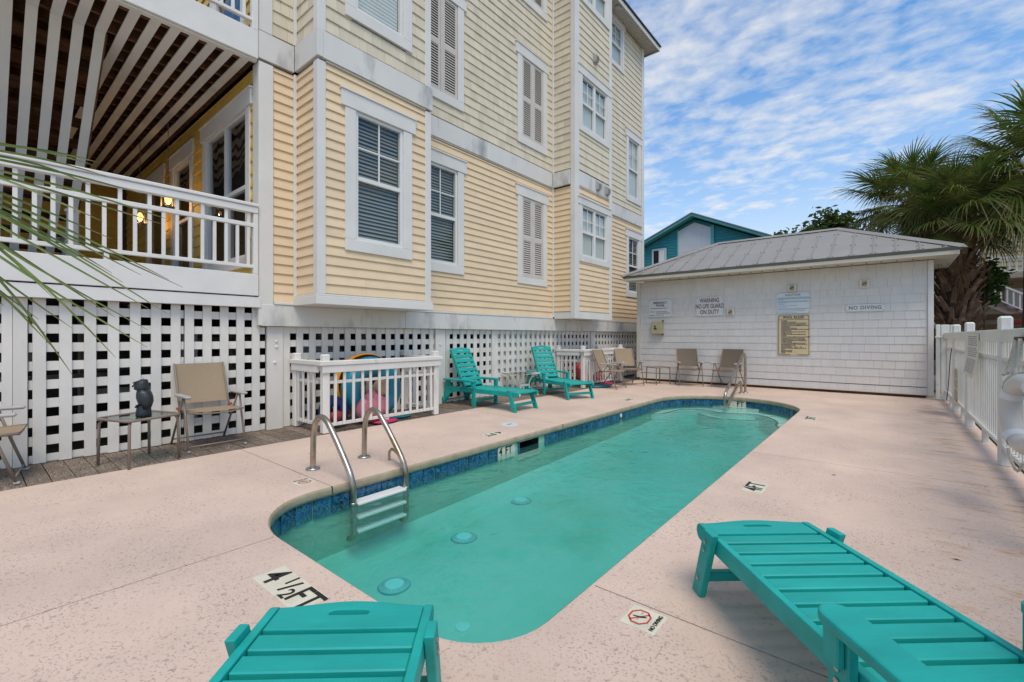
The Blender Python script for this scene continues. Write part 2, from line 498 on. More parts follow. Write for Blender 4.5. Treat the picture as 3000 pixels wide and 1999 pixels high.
# ================================================================== geometry helpers
class MB:
    def __init__(s):
        s.v = []
        s.f = []

    def add(s, vs, fs):
        o = len(s.v)
        s.v += [tuple(p) for p in vs]
        s.f += [tuple(i + o for i in f) for f in fs]
        return s

    def box(s, a, b, T=None):
        x0, y0, z0 = a
        x1, y1, z1 = b
        vs = [(x0, y0, z0), (x1, y0, z0), (x1, y1, z0), (x0, y1, z0), (x0, y0, z1), (x1, y0, z1), (x1, y1, z1), (x0, y1, z1)]
        if T is not None:
            vs = [T @ Vector(p) for p in vs]
        return s.add(vs, [(0, 3, 2, 1), (4, 5, 6, 7), (0, 1, 5, 4), (1, 2, 6, 5), (2, 3, 7, 6), (3, 0, 4, 7)])

    def cbox(s, a, b, c=0.004, T=None):
        """box with chamfered edges"""
        if c <= 0:
            return s.box(a, b, T)
        lo = Vector(a)
        hi = Vector(b)
        c = min(c, 0.45 * min(hi[i] - lo[i] for i in range(3)))
        vs = []
        idx = {}
        for sx in (0, 1):
            for sy in (0, 1):
                for sz in (0, 1):
                    sg = (sx, sy, sz)
                    base = [hi[i] if sg[i] else lo[i] for i in range(3)]
                    for ax in range(3):
                        p = list(base)
                        for o in range(3):
                            if o != ax:
                                p[o] += -c if sg[o] else c
                        idx[(sg, ax)] = len(vs)
                        vs.append(p)
        fs = []
        for ax in range(3):
            o1, o2 = [i for i in range(3) if i != ax]
            for sv in (0, 1):
                q = []
                for a1, a2 in ((0, 0), (1, 0), (1, 1), (0, 1)):
                    sg = [0, 0, 0]
                    sg[ax] = sv
                    sg[o1] = a1
                    sg[o2] = a2
                    q.append(idx[(tuple(sg), ax)])
                fs.append(tuple(q))
        for ax in range(3):  # edges along ax
            o1, o2 = [i for i in range(3) if i != ax]
            for a1 in (0, 1):
                for a2 in (0, 1):
                    g0 = [0, 0, 0]
                    g0[o1] = a1
                    g0[o2] = a2
                    g1 = list(g0)
                    g1[ax] = 1
                    fs.append((idx[(tuple(g0), o1)], idx[(tuple(g1), o1)], idx[(tuple(g1), o2)], idx[(tuple(g0), o2)]))
        for sx in (0, 1):
            for sy in (0, 1):
                for sz in (0, 1):
                    fs.append(tuple(idx[((sx, sy, sz), k)] for k in range(3)))
        if T is not None:
            vs = [T @ Vector(p) for p in vs]
        return s.add(vs, fs)

    def tube(s, pts, r, n=8, cap=True, r2=None, closed=False):
        P = [Vector(p) for p in pts]
        m = len(P)
        rings = []
        up = Vector((0, 0, 1))
        prev = None
        for i in range(m):
            if closed:
                t = (P[(i + 1) % m] - P[i - 1]).normalized()
            else:
                t = (P[min(i + 1, m - 1)] - P[max(i - 1, 0)]).normalized()
            if prev is None:
                a = up if abs(t.dot(up)) < 0.95 else Vector((1, 0, 0))
                u = t.cross(a).normalized()
            else:
                u = (prev - t * prev.dot(t)).normalized()
            prev = u
            vv = t.cross(u)
            rr = r if r2 is None else r + (r2 - r) * i / (m - 1)
            rings.append([P[i] + (u * math.cos(2 * math.pi * k / n) + vv * math.sin(2 * math.pi * k / n)) * rr for k in range(n)])
        vs = [p for rg in rings for p in rg]
        fs = []
        for i in range(m if closed else m - 1):
            j = (i + 1) % m
            for k in range(n):
                fs.append((i * n + k, i * n + (k + 1) % n, j * n + (k + 1) % n, j * n + k))
        if cap and not closed:
            fs.append(tuple(range(n))[::-1])
            fs.append(tuple((m - 1) * n + k for k in range(n)))
        return s.add(vs, fs)

    def prism(s, poly, t, axis='y', o=0.0):
        """polygon in the two other axes extruded along axis from o to o+t"""
        n = len(poly)

        def pt(p, d):
            if axis == 'y':
                return (p[0], d, p[1])
            if axis == 'x':
                return (d, p[0], p[1])
            return (p[0], p[1], d)
        vs = [pt(p, o) for p in poly] + [pt(p, o + t) for p in poly]
        fs = [tuple(range(n)), tuple(range(2 * n - 1, n - 1, -1))]
        for i in range(n):
            j = (i + 1) % n
            fs.append((i, i + n, j + n, j))
        return s.add(vs, fs)

    def lathe(s, prof, n=20, c=(0, 0, 0), T=None):
        vs = []
        for r, z in prof:
            for k in range(n):
                a = 2 * math.pi * k / n
                vs.append((c[0] + r * math.cos(a), c[1] + r * math.sin(a), c[2] + z))
        fs = []
        for i in range(len(prof) - 1):
            for k in range(n):
                fs.append((i * n + k, i * n + (k + 1) % n, (i + 1) * n + (k + 1) % n, (i + 1) * n + k))
        fs.append(tuple(range(n))[::-1])
        fs.append(tuple((len(prof) - 1) * n + k for k in range(n)))
        if T is not None:
            vs = [T @ Vector(p) for p in vs]
        return s.add(vs, fs)

    def quad(s, a, b, c, d):
        return s.add([a, b, c, d], [(0, 1, 2, 3)])

    def mesh(s, name, mat, smooth=False):
        me = bpy.data.meshes.new(name)
        me.from_pydata(s.v, [], s.f)
        if isinstance(mat, str):
            mat = MATS[mat]
        me.materials.append(mat)
        if smooth:
            me.polygons.foreach_set('use_smooth', [True] * len(me.polygons))
        me.update()
        bm = bmesh.new()
        bm.from_mesh(me)
        bmesh.ops.recalc_face_normals(bm, faces=bm.faces)
        bm.to_mesh(me)
        bm.free()
        return me

    def build(s, name, mat, parent=None, smooth=False, local=False):
        return place(name, s.mesh(name, mat, smooth), parent, local=local)


def place(name, me, parent=None, basis=None, local=False):
    """link a mesh; with local=False its data is in world coordinates even below a parent"""
    o = bpy.data.objects.new(name, me)
    COL.objects.link(o)
    if parent is not None:
        o.parent = parent
        if not local and parent.type == 'EMPTY':
            o.matrix_parent_inverse = Matrix.Translation(-parent.location)
        elif not local and 'wbasis' in SHARED.get(parent.name, {}):
            o.matrix_parent_inverse = SHARED[parent.name]['wbasis'].inverted()
    if basis is not None:
        o.matrix_basis = basis
        if not local:
            SHARED[o.name] = {'wbasis': basis}
    return o


SHARED = {}


def thing(name, label, cat, loc=(0, 0, 0), rz=0.0, group=None):
    o = bpy.data.objects.new(name, None)
    o.empty_display_size = 0.1
    COL.objects.link(o)
    o.location = loc
    o.rotation_euler = (0, 0, rz)
    tag(o, label, cat, group)
    return o


def tag(o, label=None, cat=None, group=None, kind=None):
    if label:
        o['label'] = label
    if cat:
        o['category'] = cat
    if group:
        o['group'] = group
    if kind:
        o['kind'] = kind
    return o


def dup(root, loc, rz, label, group=None):
    r = root.copy()
    COL.objects.link(r)
    r.location = loc
    r.rotation_euler = (0, 0, rz)
    r['label'] = label
    if group:
        r['group'] = group
    for ch in list(root.children):
        c = ch.copy()
        COL.objects.link(c)
        c.parent = r
        for g in list(ch.children):
            d = g.copy()
            COL.objects.link(d)
            d.parent = c
    return r


# unit meshes shared by boards and shingles: x 0..1 along, y 0 (back) .. -1 (front), z 0..1
def wedge_mesh(name, mat, top=0.15):
    v = [(0, 0, 0), (1, 0, 0), (1, -1, 0), (0, -1, 0), (0, 0, 1), (1, 0, 1), (1, -top, 1), (0, -top, 1), (0, -1, .06), (1, -1, .06)]
    f = [(0, 1, 2, 3), (4, 7, 6, 5), (3, 2, 9, 8), (8, 9, 6, 7), (0, 4, 5, 1), (0, 3, 8, 7, 4), (1, 5, 6, 9, 2)]
    m = MB()
    m.add(v, f)
    return m.mesh(name, mat)


def wall_basis(facing, plane, a, z, L, H, T):
    """basis for a unit piece: facing 'x' looks to +X at X=plane (runs along +Y from a); 'y' looks to -Y at Y=plane (runs along +X from a)"""
    if facing == 'x':
        rot = Matrix(((0, -1, 0, 0), (1, 0, 0, 0), (0, 0, 1, 0), (0, 0, 0, 1)))
        return Matrix.Translation((plane, a, z)) @ rot @ Matrix.Diagonal((L, T, H, 1))
    return Matrix.Translation((a, plane, z)) @ Matrix.Diagonal((L, T, H, 1))


def cut(a0, a1, z0, z1, holes):
    """span a0..a1 minus the openings that overlap the course z0..z1"""
    segs = [(a0, a1)]
    for h0, h1, hz0, hz1 in holes:
        if z1 <= hz0 + .005 or z0 >= hz1 - .005:
            continue
        new = []
        for s0, s1 in segs:
            if h1 <= s0 or h0 >= s1:
                new.append((s0, s1))
                continue
            if h0 > s0:
                new.append((s0, h0))
            if h1 < s1:
                new.append((h1, s1))
        segs = new
    return [(a, b) for a, b in segs if b - a > 0.02]


CS, CC = math.sin(R(YAW)), math.cos(R(YAW))


def proj(x, y, z):
    u = x * CC + y * CS
    d = -x * CS + y * CC
    if d < .05:
        return None
    return (1500 + 1333.3 * u / d, 985 - 1333.3 * (z - 1.2) / d, d)


def seen(x, y, z, m=150):
    p = proj(x, y, z)
    return p is not None and -m < p[0] < 3000 + m and -m < p[1] < 2000 + m


def boards(parent, mesh, facing, plane, a0, a1, z0, z1, expo, T=0.02, holes=(), name='siding_board'):
    z = z0
    while z < z1 - .01:
        h = min(expo, z1 - z)
        segs = []
        for s0, s1 in cut(a0, a1, z, z + h, holes):
            if s1 - s0 > 1.3 and random.random() < .45:
                m_ = s0 + (s1 - s0) * random.uniform(.25, .75)
                segs += [(s0, m_ - .001), (m_ + .001, s1)]
            else:
                segs.append((s0, s1))
        for s0, s1 in segs:
            mid = (plane, (s0 + s1) / 2, z) if facing == 'x' else ((s0 + s1) / 2, plane, z)
            ends = [(plane, s, z) if facing == 'x' else (s, plane, z) for s in (s0, s1)]
            if any(seen(*p) for p in ends + [mid]):
                place(name, mesh, parent, wall_basis(facing, plane, s0, z, s1 - s0, h * 1.0, T))
        z += expo


def shingles(store, facing, plane, a0, a1, z0, z1, expo, holes=(), wmin=.10, wmax=.20, tk=(.014, .020)):
    z = z0
    while z < z1 - .01:
        h = min(expo, z1 - z)
        for s0, s1 in cut(a0, a1, z, z + h, holes):
            a = s0
            while a < s1 - .01:
                wd = min(random.uniform(wmin, wmax), s1 - a)
                if s1 - a - wd < .05:
                    wd = s1 - a
                p = (plane, a + wd / 2, z + h / 2) if facing == 'x' else (a + wd / 2, plane, z + h / 2)
                if seen(*p):
                    d = proj(*p)[2]
                    store.append((wd * h / d / d * (.9 if facing == 'x' else 1), wall_basis(facing, plane, a + .001, z, wd - .002, h, random.uniform(*tk))))
                a += wd
        z += expo


def put_shingles(store, mesh, parent, matname, name='shingle', limit=300):
    store.sort(key=lambda s: -s[0])
    for s in store[:limit]:
        place(name, mesh, parent, s[1])
    if len(store) > limit:
        mb = MB()
        vs = [Vector(v.co) for v in mesh.vertices]
        fs = [tuple(p.vertices) for p in mesh.polygons]
        for s in store[limit:]:
            mb.add([s[1] @ v for v in vs], fs)
        o = mb.build(name + 's_beyond', matname, parent)
        o['kind'] = 'stuff'


def frame_rect(mb, facing, plane, a0, a1, z0, z1, wd, depth, out, c=0.004, top=True):
    """four boards round a rectangle, standing out from plane"""
    def b(p0, p1, q0, q1):
        if facing == 'x':
            mb.cbox((plane - depth, p0, q0), (plane + out, p1, q1), c)
        else:
            mb.cbox((p0, plane - out, q0), (p1, plane + depth, q1), c)
    b(a0, a0 + wd, z0, z1)
    b(a1 - wd, a1, z0, z1)
    b(a0 + wd, a1 - wd, z0, z0 + wd)
    if top:
        b(a0 + wd, a1 - wd, z1 - wd, z1)


def slab(mb, facing, plane, a0, a1, z0, z1, d0, d1, c=0.003):
    """box whose depth runs from d0 to d1 metres in front of plane"""
    if facing == 'x':
        mb.cbox((plane + d0, a0, z0), (plane + d1, a1, z1), c)
    else:
        mb.cbox((a0, plane - d1, z0), (a1, plane - d0, z1), c)
    return mb


def window(parent, facing, plane, a0, a1, z0, z1, units=1, blind='blind_grey', head=True, wide=0.155, closed=False, glass='window_glass', headz=0.21, grid=True):
    """double-hung window: a0..a1, z0..z1 is the outer casing without the head board"""
    root = slab(MB(), facing, plane, a0, a0 + wide, z0 + wide, z1, -.05, .035)
    slab(root, facing, plane, a1 - wide, a1, z0 + wide, z1, -.05, .035)
    slab(root, facing, plane, a0, a1, z0, z0 + wide - .002, -.05, .037)
    win = root.build('window', 'white_trim', parent)
    if head:
        h = slab(MB(), facing, plane, a0 - .06, a1 + .06, z1 + .002, z1 + headz, -.05, .045)
        slab(h, facing, plane, a0 - .075, a1 + .075, z1 + headz, z1 + headz + .025, -.05, .06)
        h.build('window_head', 'white_trim', win)
    i0, i1, q0, q1 = a0 + wide, a1 - wide, z0 + wide, z1
    uw = (i1 - i0) / units
    for k in range(units):
        u0, u1 = i0 + k * uw, i0 + (k + 1) * uw
        fr = MB()
        frame_rect(fr, facing, plane, u0, u1, q0, q1, .045, .05, .012, .003)
        fr.build('sash_frame', 'frame_vinyl', win)
        g0, g1, gz0, gz1 = u0 + .045, u1 - .045, q0 + .045, q1 - .045
        zm = gz0 + (gz1 - gz0) * .485
        rl = slab(MB(), facing, plane, g0, g1, zm - .028, zm + .028, -.045, .004)
        rl.build('meeting_rail', 'frame_vinyl', win)
        if grid:
            mt = slab(MB(), facing, plane, (g0 + g1) / 2 - .011, (g0 + g1) / 2 + .011, zm + .028, gz1, -.03, -.012, .002)
            zq = (zm + gz1) / 2
            slab(mt, facing, plane, g0, (g0 + g1) / 2 - .011, zq - .011, zq + .011, -.03, -.012, .002)
            slab(mt, facing, plane, (g0 + g1) / 2 + .011, g1, zq - .011, zq + .011, -.03, -.012, .002)
            mt.build('muntin', 'frame_vinyl', win)
        for (p0, p1, dd) in ((gz0, zm - .028, -.036), (zm + .028, gz1, -.022)):
            pn = MB()
            if facing == 'x':
                pn.quad((plane + dd, g0, p0), (plane + dd, g1, p0), (plane + dd, g1, p1), (plane + dd, g0, p1))
            else:
                pn.quad((g0, plane - dd, p0), (g1, plane - dd, p0), (g1, plane - dd, p1), (g0, plane - dd, p1))
            pn.build('pane', glass, win)
        if blind:
            bl = MB()
            n = int((gz1 - gz0) / .052)
            for i in range(n):
                zz0 = gz0 + .01 + i * .052 + (0 if closed else random.uniform(-.004, .004))
                t0 = .056 if closed else .036
                if facing == 'x':
                    bl.quad((plane - .055, g0, zz0), (plane - .055, g1, zz0), (plane - .055 - (.006 if closed else .020), g1, zz0 + t0), (plane - .055 - (.006 if closed else .020), g0, zz0 + t0))
                else:
                    bl.quad((g0, plane + .055, zz0), (g1, plane + .055, zz0), (g1, plane + .055 + (.006 if closed else .020), zz0 + t0), (g0, plane + .055 + (.006 if closed else .020), zz0 + t0))
            bl.build('window_blind', blind, win)
    rm = slab(MB(), facing, plane, i0 - .02, i1 + .02, q0 - .02, q1 + .02, -.118, -.105, .001)
    rm.build('dark_interior', 'dark_room', win)
    return win


def shutter(parent, plane, a0, a1, z0, z1):
    """a false window: casing, head and two louvred leaves (faces +X)"""
    wide = .155
    root = slab(MB(), 'x', plane, a0, a0 + wide, z0 + wide, z1, -.05, .035)
    slab(root, 'x', plane, a1 - wide, a1, z0 + wide, z1, -.05, .035)
    slab(root, 'x', plane, a0, a1, z0, z0 + wide - .002, -.05, .037)
    win = root.build('shuttered_window', 'white_trim', parent)
    h = slab(MB(), 'x', plane, a0 - .06, a1 + .06, z1 + .002, z1 + .21, -.05, .045)
    slab(h, 'x', plane, a0 - .075, a1 + .075, z1 + .21, z1 + .235, -.05, .06)
    h.build('window_head', 'white_trim', win)
    back = slab(MB(), 'x', plane, a0 + wide, a1 - wide, z0 + wide, z1, -.05, -.028, .001)
    back.build('backing_board', 'shutter_gap_shade', win)
    i0, i1, q0, q1 = a0 + wide, a1 - wide, z0 + wide, z1
    m = (i0 + i1) / 2
    for u0, u1 in ((i0 + .006, m - .028), (m + .028, i1 - .006)):
        fr = MB()
        frame_rect(fr, 'x', plane, u0, u1, q0 + .006, q1 - .006, .05, .0, .022, .003)
        zm = (q0 + q1) / 2 - .02
        slab(fr, 'x', plane, u0 + .05, u1 - .05, zm - .05, zm + .05, .0, .022)
        fr.build('shutter_leaf', 'shutter_paint', win)
        lv = MB()
        for za, zb in ((q0 + .075, zm - .065), (zm + .065, q1 - .075)):
            n = int((zb - za) / .046)
            for i in range(n + 1):
                zz0 = za + (zb - za) * i / n
                lv.quad((plane + .018, u0 + .05, zz0 - .014), (plane + .018, u1 - .05, zz0 - .014), (plane + .004, u1 - .05, zz0 + .016), (plane + .004, u0 + .05, zz0 + .016))
        lv.build('louvres', 'shutter_paint', win)
    ml = slab(MB(), 'x', plane, m - .024, m + .024, q0 + .004, q1 - .004, -.02, .026)
    ml.build('mullion', 'shutter_paint', win)
    return win


def text_mesh(name, body, size, mat, align='CENTER', ext=0.0008, sx=1.0, spacing=1.0):
    bold = .010 if mat == 'black_print' else .024
    cu = bpy.data.curves.new(name, 'FONT')
    cu.body = body
    cu.size = size
    cu.align_x = align
    cu.align_y = 'CENTER'
    cu.extrude = ext
    cu.offset = size * bold
    cu.resolution_u = 3
    cu.space_character = spacing
    ob = bpy.data.objects.new(name, cu)
    me = bpy.data.meshes.new_from_object(ob)
    bpy.data.objects.remove(ob)
    bpy.data.curves.remove(cu)
    me.materials.clear()
    me.materials.append(MATS[mat])
    if sx != 1.0:
        for v in me.vertices:
            v.co.x *= sx
    return me


def lettering(parent, body, size, mat, basis, align='CENTER', sx=1.0, spacing=1.0):
    return place('lettering', text_mesh('lettering', body, size, mat, align, sx=sx, spacing=spacing), parent, basis)


WALL_Y = Matrix(((1, 0, 0, 0), (0, 0, -1, 0), (0, 1, 0, 0), (0, 0, 0, 1)))   # text that faces -Y


def wall_text(x, y, z):
    return Matrix.Translation((x, y, z)) @ WALL_Y


def floor_text(x, y, z, deg):
    return Matrix.Translation((x, y, z)) @ Matrix.Rotation(R(deg), 4, 'Z')

# ================================================================== ground, deck, pool
PL, PR, PN, PF = -3.42, -1.12, 1.212, 9.72     # pool: left, right, near, far edge of the coping nose


def arc(cx, cy, r, a0, a1, n, ry=None):
    ry = ry or r
    return [(cx + r * math.cos(R(a0 + (a1 - a0) * i / n)), cy + ry * math.sin(R(a0 + (a1 - a0) * i / n))) for i in range(n + 1)]


CXP = (PL + PR) / 2
HW = (PR - PL) / 2


def outline(o=0.0):
    """pool outline, counter-clockwise from the left-near corner, moved outwards by o"""
    p = []
    p += arc(PL + .62, PN + .52, .62 + o, 180, 270, 12, .52 + o)
    p += arc(PR - .36, PN + .36, .36 + o, 270, 360, 9)
    y = PN + .5
    while y < 8.4:
        p.append((PR + o, y))
        y += .35
    p += arc(CXP, 8.55, HW + o, 0, 180, 30, 1.17 + o)
    for y in [8.4 - .35 * i for i in range(10)] + [4.90, 4.70, 4.29] + [4.0 - .35 * i for i in range(7)]:
        p.append((PL - o, y))
    return p


def side_x(y, side, o=0.0):
    """x of the outline at a given y on the left or right"""
    P = outline(o)
    best = None
    for i in range(len(P)):
        a, b = P[i], P[(i + 1) % len(P)]
        if (a[1] - y) * (b[1] - y) <= 0 and abs(a[1] - b[1]) > 1e-9:
            t = (y - a[1]) / (b[1] - a[1])
            x = a[0] + t * (b[0] - a[0])
            if side < 0 and x < CXP and (best is None or x < best):
                best = x
            if side > 0 and x > CXP and (best is None or x > best):
                best = x
    return best


ground = MB()
gm = MB().quad((-400, -400, -1.6), (400, -400, -1.6), (400, 400, -1.6), (-400, 400, -1.6))
DX0, DX1, DY0, DY1 = -5.29, .90, -7.0, 11.86
# the ground is one big sheet with a hole where the deck and the pool lie
g = MB()
o_ = [(-400, -400), (400, -400), (400, 400), (-400, 400)]
i_ = [(DX0 + .05, DY0 + .05), (DX1 + 1.2, DY0 + .05), (DX1 + 1.2, DY1 - .05), (DX0 + .05, DY1 - .05)]
g.add([(x, y, -.06) for x, y in o_] + [(x, y, -.06) for x, y in i_], [(k, (k + 1) % 4, 4 + (k + 1) % 4, 4 + k) for k in range(4)])
tag(g.build('ground', 'sand_ground'), kind='structure')
# the ground drops away beyond the edge of the deck
dtc = MB().add([(DX1 - .02, DY0, -1.0), (DX1 + 1.2, DY0, -1.0), (DX1 + 1.2, DY1 - .05, -1.0), (DX1 - .02, DY1 - .05, -1.0), (DX1 + 1.2, DY0, -.06), (DX1 + 1.2, DY1 - .05, -.06), (DX1 - .02, DY1 - .05, -.06), (DX1 - .02, DY0, -.06)],
               [(0, 1, 2, 3), (1, 4, 5, 2), (2, 5, 6, 3), (0, 3, 6, 7)])
tag(dtc.build('ditch', 'dirt'), kind='structure')
i_[1] = (DX1 - .03, DY0 + .05)
i_[2] = (DX1 - .03, DY1 - .05)


def panel(poly, name='deck_slab'):
    mb = MB()
    mb.prism(poly, -.09, 'z', 0.0)
    return mb.build(name, 'pool_deck_concrete', deck)


EDGE = 0.03
P = outline(EDGE)
yl, yr, y2, y3 = 1.88, 1.94, 5.21, 8.72
G = .004


def walk(y_from, y_to, side):
    """outline points on one side between two y values"""
    pts = [(side_x(y_from, side, EDGE), y_from)]
    mid = [p for p in P if (p[0] < CXP) == (side < 0) and min(y_from, y_to) + .01 < p[1] < max(y_from, y_to) - .01]
    mid.sort(key=lambda p: p[1] if y_to > y_from else -p[1])
    pts += mid
    pts.append((side_x(y_to, side, EDGE), y_to))
    return pts


dk = MB()
dk.add([(x, y, -.055) for x, y in i_] + [(x, y, -.055) for x, y in [(PL - .1, PN - .1), (PR + .1, PN - .1), (PR + .1, PF + .1), (PL - .1, PF + .1)]],
       [(k, (k + 1) % 4, 4 + (k + 1) % 4, 4 + k) for k in range(4)])
deck = tag(dk.build('pool_deck', 'joint_dark'), kind='structure')
xj = -2.83
nearmin = PN - EDGE
# left of the near joint
low = [p for p in P if p[1] < yl + .3]
lowL = sorted([p for p in low if p[0] < xj - .01 and p[1] < yl - G], key=lambda p: -p[1])
yj = PN - EDGE + .0005
panel([(DX0, DY0), (xj - G, DY0), (xj - G, yj)] + lowL[::-1] + [(side_x(yl - G, -1, EDGE), yl - G), (DX0, yl - G)])
lowM = [p for p in P if xj + .01 < p[0] and p[1] < yr - G and (p[0] < CXP or p[1] < yr - G)]
lowM = sorted([p for p in lowM if p[0] < PR - .36], key=lambda p: p[0]) + sorted([p for p in lowM if p[0] >= PR - .36], key=lambda p: p[1])
panel([(xj + G, DY0), (DX1, DY0), (DX1, yr - G), (side_x(yr - G, 1, EDGE), yr - G)] + lowM[::-1] + [(xj + G, yj)])
for a, b in ((yl, y2), (y2, y3)):
    w_ = walk(a + G, b - G, -1)
    panel([(DX0, a + G)] + w_ + [(DX0, b - G)])
for a, b in ((yr, y2), (y2, y3)):
    w_ = walk(a + G, b - G, 1)
    panel(w_ + [(DX1, b - G), (DX1, a + G)])
xf = -2.38
topL = sorted([p for p in P if p[1] > y3 + .02 and p[0] < xf - .01], key=lambda p: p[0])
topR = sorted([p for p in P if p[1] > y3 + .02 and p[0] > xf + .01], key=lambda p: p[0])
yt = max(p[1] for p in P) + .002
panel([(DX0, y3 + G), (side_x(y3 + G, -1, EDGE), y3 + G)] + topL + [(xf - G, yt), (xf - G, DY1), (DX0, DY1)])
panel([(xf + G, yt)] + topR + [(side_x(y3 + G, 1, EDGE), y3 + G), (DX1, y3 + G), (DX1, DY1), (xf + G, DY1)])

# coping: a rounded nose swept round the pool, in lengths between the joints
prof = [(.030, -.0005), (.014, -.002), (.004, -.010), (0.0, -.024), (.001, -.055), (.006, -.074), (.035, -.076)]
loops = [[(x, y, z) for x, y in outline(o)] for o, z in prof]
nP = len(loops[0])
brk = []


def coping_part(i0, i1):
    idx = list(range(i0, i1 + 1))
    k = len(idx)
    for nm, mt, r0, r1 in (('coping_top', 'pool_deck_concrete', 0, 1), ('coping_face', 'coping_tan', 1, len(loops) - 1)):
        mb = MB()
        for lp in loops[r0:r1 + 1]:
            mb.v += [lp[i % nP] for i in idx]
        for r in range(r1 - r0):
            for c in range(k - 1):
                mb.f.append((r * k + c, r * k + c + 1, (r + 1) * k + c + 1, (r + 1) * k + c))
        mb.build(nm, mt, deck, smooth=True)


def near_idx(x, y):
    O = outline(0)
    return min(range(nP), key=lambda i: (O[i][0] - x) ** 2 + (O[i][1] - y) ** 2)


cuts = sorted({near_idx(PL, yl), near_idx(xj, PN), near_idx(PR, yr), near_idx(PR, y2), near_idx(PR, y3), near_idx(xf, PF), near_idx(PL, y3), near_idx(PL, y2)})
for a, b in zip(cuts, cuts[1:] + [cuts[0] + nP]):
    coping_part(a, b)
# dark crack in the coping at the joints on the left and far side
for cx_, cy_, hx, hy in ((PL - .012, yl, .0165, .0035), (PL - .012, y2, .0165, .0035), (xf, PF + .012, .003, .0165)):
    MB().box((cx_ - hx, cy_ - hy, -.058), (cx_ + hx, cy_ + hy, -.0012)).build('coping_joint', 'joint_dark', deck)

# basin
WZ = -.17
FZ = -.66
basin = MB()
lp = [outline(.034), outline(.034), outline(.034), outline(-.05), outline(-.16)]
zs = [-.05, -.25, FZ + .16, FZ + .05, FZ]
def floor_z(y):
    return -.74 + (y - PN) / 8.5 * .22


for k_, (L, z) in enumerate(zip(lp, zs)):
    basin.v += [(x, y, z if k_ < 2 else floor_z(y) + (z - FZ)) for x, y in L]
walls = MB()
walls.v = list(basin.v)
for r in range(4):
    for c in range(nP):
        d = (c + 1) % nP
        if r == 0 and lp[0][c][0] < PL and abs(lp[0][c][1] - 4.70) < .01:
            continue        # the mouth of the skimmer
        (walls if r < 2 else basin).f.append((r * nP + c, r * nP + d, (r + 1) * nP + d, (r + 1) * nP + c))
basin.f.append(tuple(4 * nP + c for c in range(nP)))
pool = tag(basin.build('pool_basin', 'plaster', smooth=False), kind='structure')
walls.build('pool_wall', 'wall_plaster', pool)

# waterline tiles, one object each
O = outline(.030)
seg = [math.dist(O[i], O[(i + 1) % nP]) for i in range(nP)]
tot = sum(seg)


def along(s):
    s %= tot
    i = 0
    while s > seg[i]:
        s -= seg[i]
        i += 1
    a, b = Vector(O[i]), Vector(O[(i + 1) % nP])
    t = (b - a).normalized()
    return a + t * s, t


tile_u = MB().cbox((-.5, 0, -1), (.5, .012, 0), .0).mesh('tile', 'blue_glazed_tile')
tile_w = MB().cbox((-.5, 0, -1), (.5, .012, 0), .0).mesh('marker_tile', 'marker_tile')
nt_ = int(tot / .1545)
for k in range(nt_):
    s = (k + .5) * tot / nt_
    p, t = along(s)
    if p.x < PL + .02 and 4.24 < p.y < 4.76:
        continue
    white = (p.x < PL + .02 and 3.86 < p.y < 4.17) or (p.y > PF - .3 and -2.50 < p.x < -2.15)
    nrm = Vector((-t.y, t.x))       # towards the water
    B = Matrix(((t.x, nrm.x, 0, p.x), (t.y, nrm.y, 0, p.y), (0, 0, 1, -.078), (0, 0, 0, 1))) @ Matrix.Diagonal((tot / nt_ - .008, 1, .148, 1))
    place('tile', tile_w if white else tile_u, pool, B)
# skimmer mouth: dark box in the wall
sk = MB().add([(PL - .034, 4.29, -.25), (PL - .034, 4.70, -.25), (PL - .034, 4.70, -.05), (PL - .034, 4.29, -.05), (PL - .40, 4.29, -.25), (PL - .40, 4.70, -.25), (PL - .40, 4.70, -.05), (PL - .40, 4.29, -.05)],
              [(4, 5, 6, 7), (0, 1, 5, 4), (1, 2, 6, 5), (2, 3, 7, 6), (3, 0, 4, 7)])
sk.build('skimmer_mouth', 'dark_room', pool)
MB().box((PL - .034, 4.27, -.30), (PL - .022, 4.72, -.235)).build('skimmer_sill', 'cream_trim', pool)
MB().cbox((PL - .034, 4.272, -.216), (PL - .020, 4.30, -.068), .002).build('skimmer_jamb', 'blue_glazed_tile', pool)
# wall lettering
lettering(pool, '4', .125, 'black_print', Matrix.Translation((PL - .0165, 3.945, -.136)) @ Matrix(((0, 0, 1, 0), (1, 0, 0, 0), (0, 1, 0, 0), (0, 0, 0, 1))), sx=.95)
lettering(pool, 'FT', .125, 'black_print', Matrix.Translation((PL - .0165, 4.085, -.136)) @ Matrix(((0, 0, 1, 0), (1, 0, 0, 0), (0, 1, 0, 0), (0, 0, 0, 1))), sx=.95)
lettering(pool, '3', .125, 'black_print', wall_text(-2.43, PF + .0145, -.136) @ Matrix.Rotation(R(4), 4, 'Y'))
lettering(pool, 'FT', .125, 'black_print', wall_text(-2.25, PF + .0135, -.136))
# water inlet eye
MB().lathe([(.035, 0), (.035, .012), (.018, .014)], 16, T=Matrix.Translation((PL - .02, 6.98, -.12)) @ Matrix.Rotation(R(90), 4, 'Y')).build('inlet_fitting', 'fixture_cream', pool)

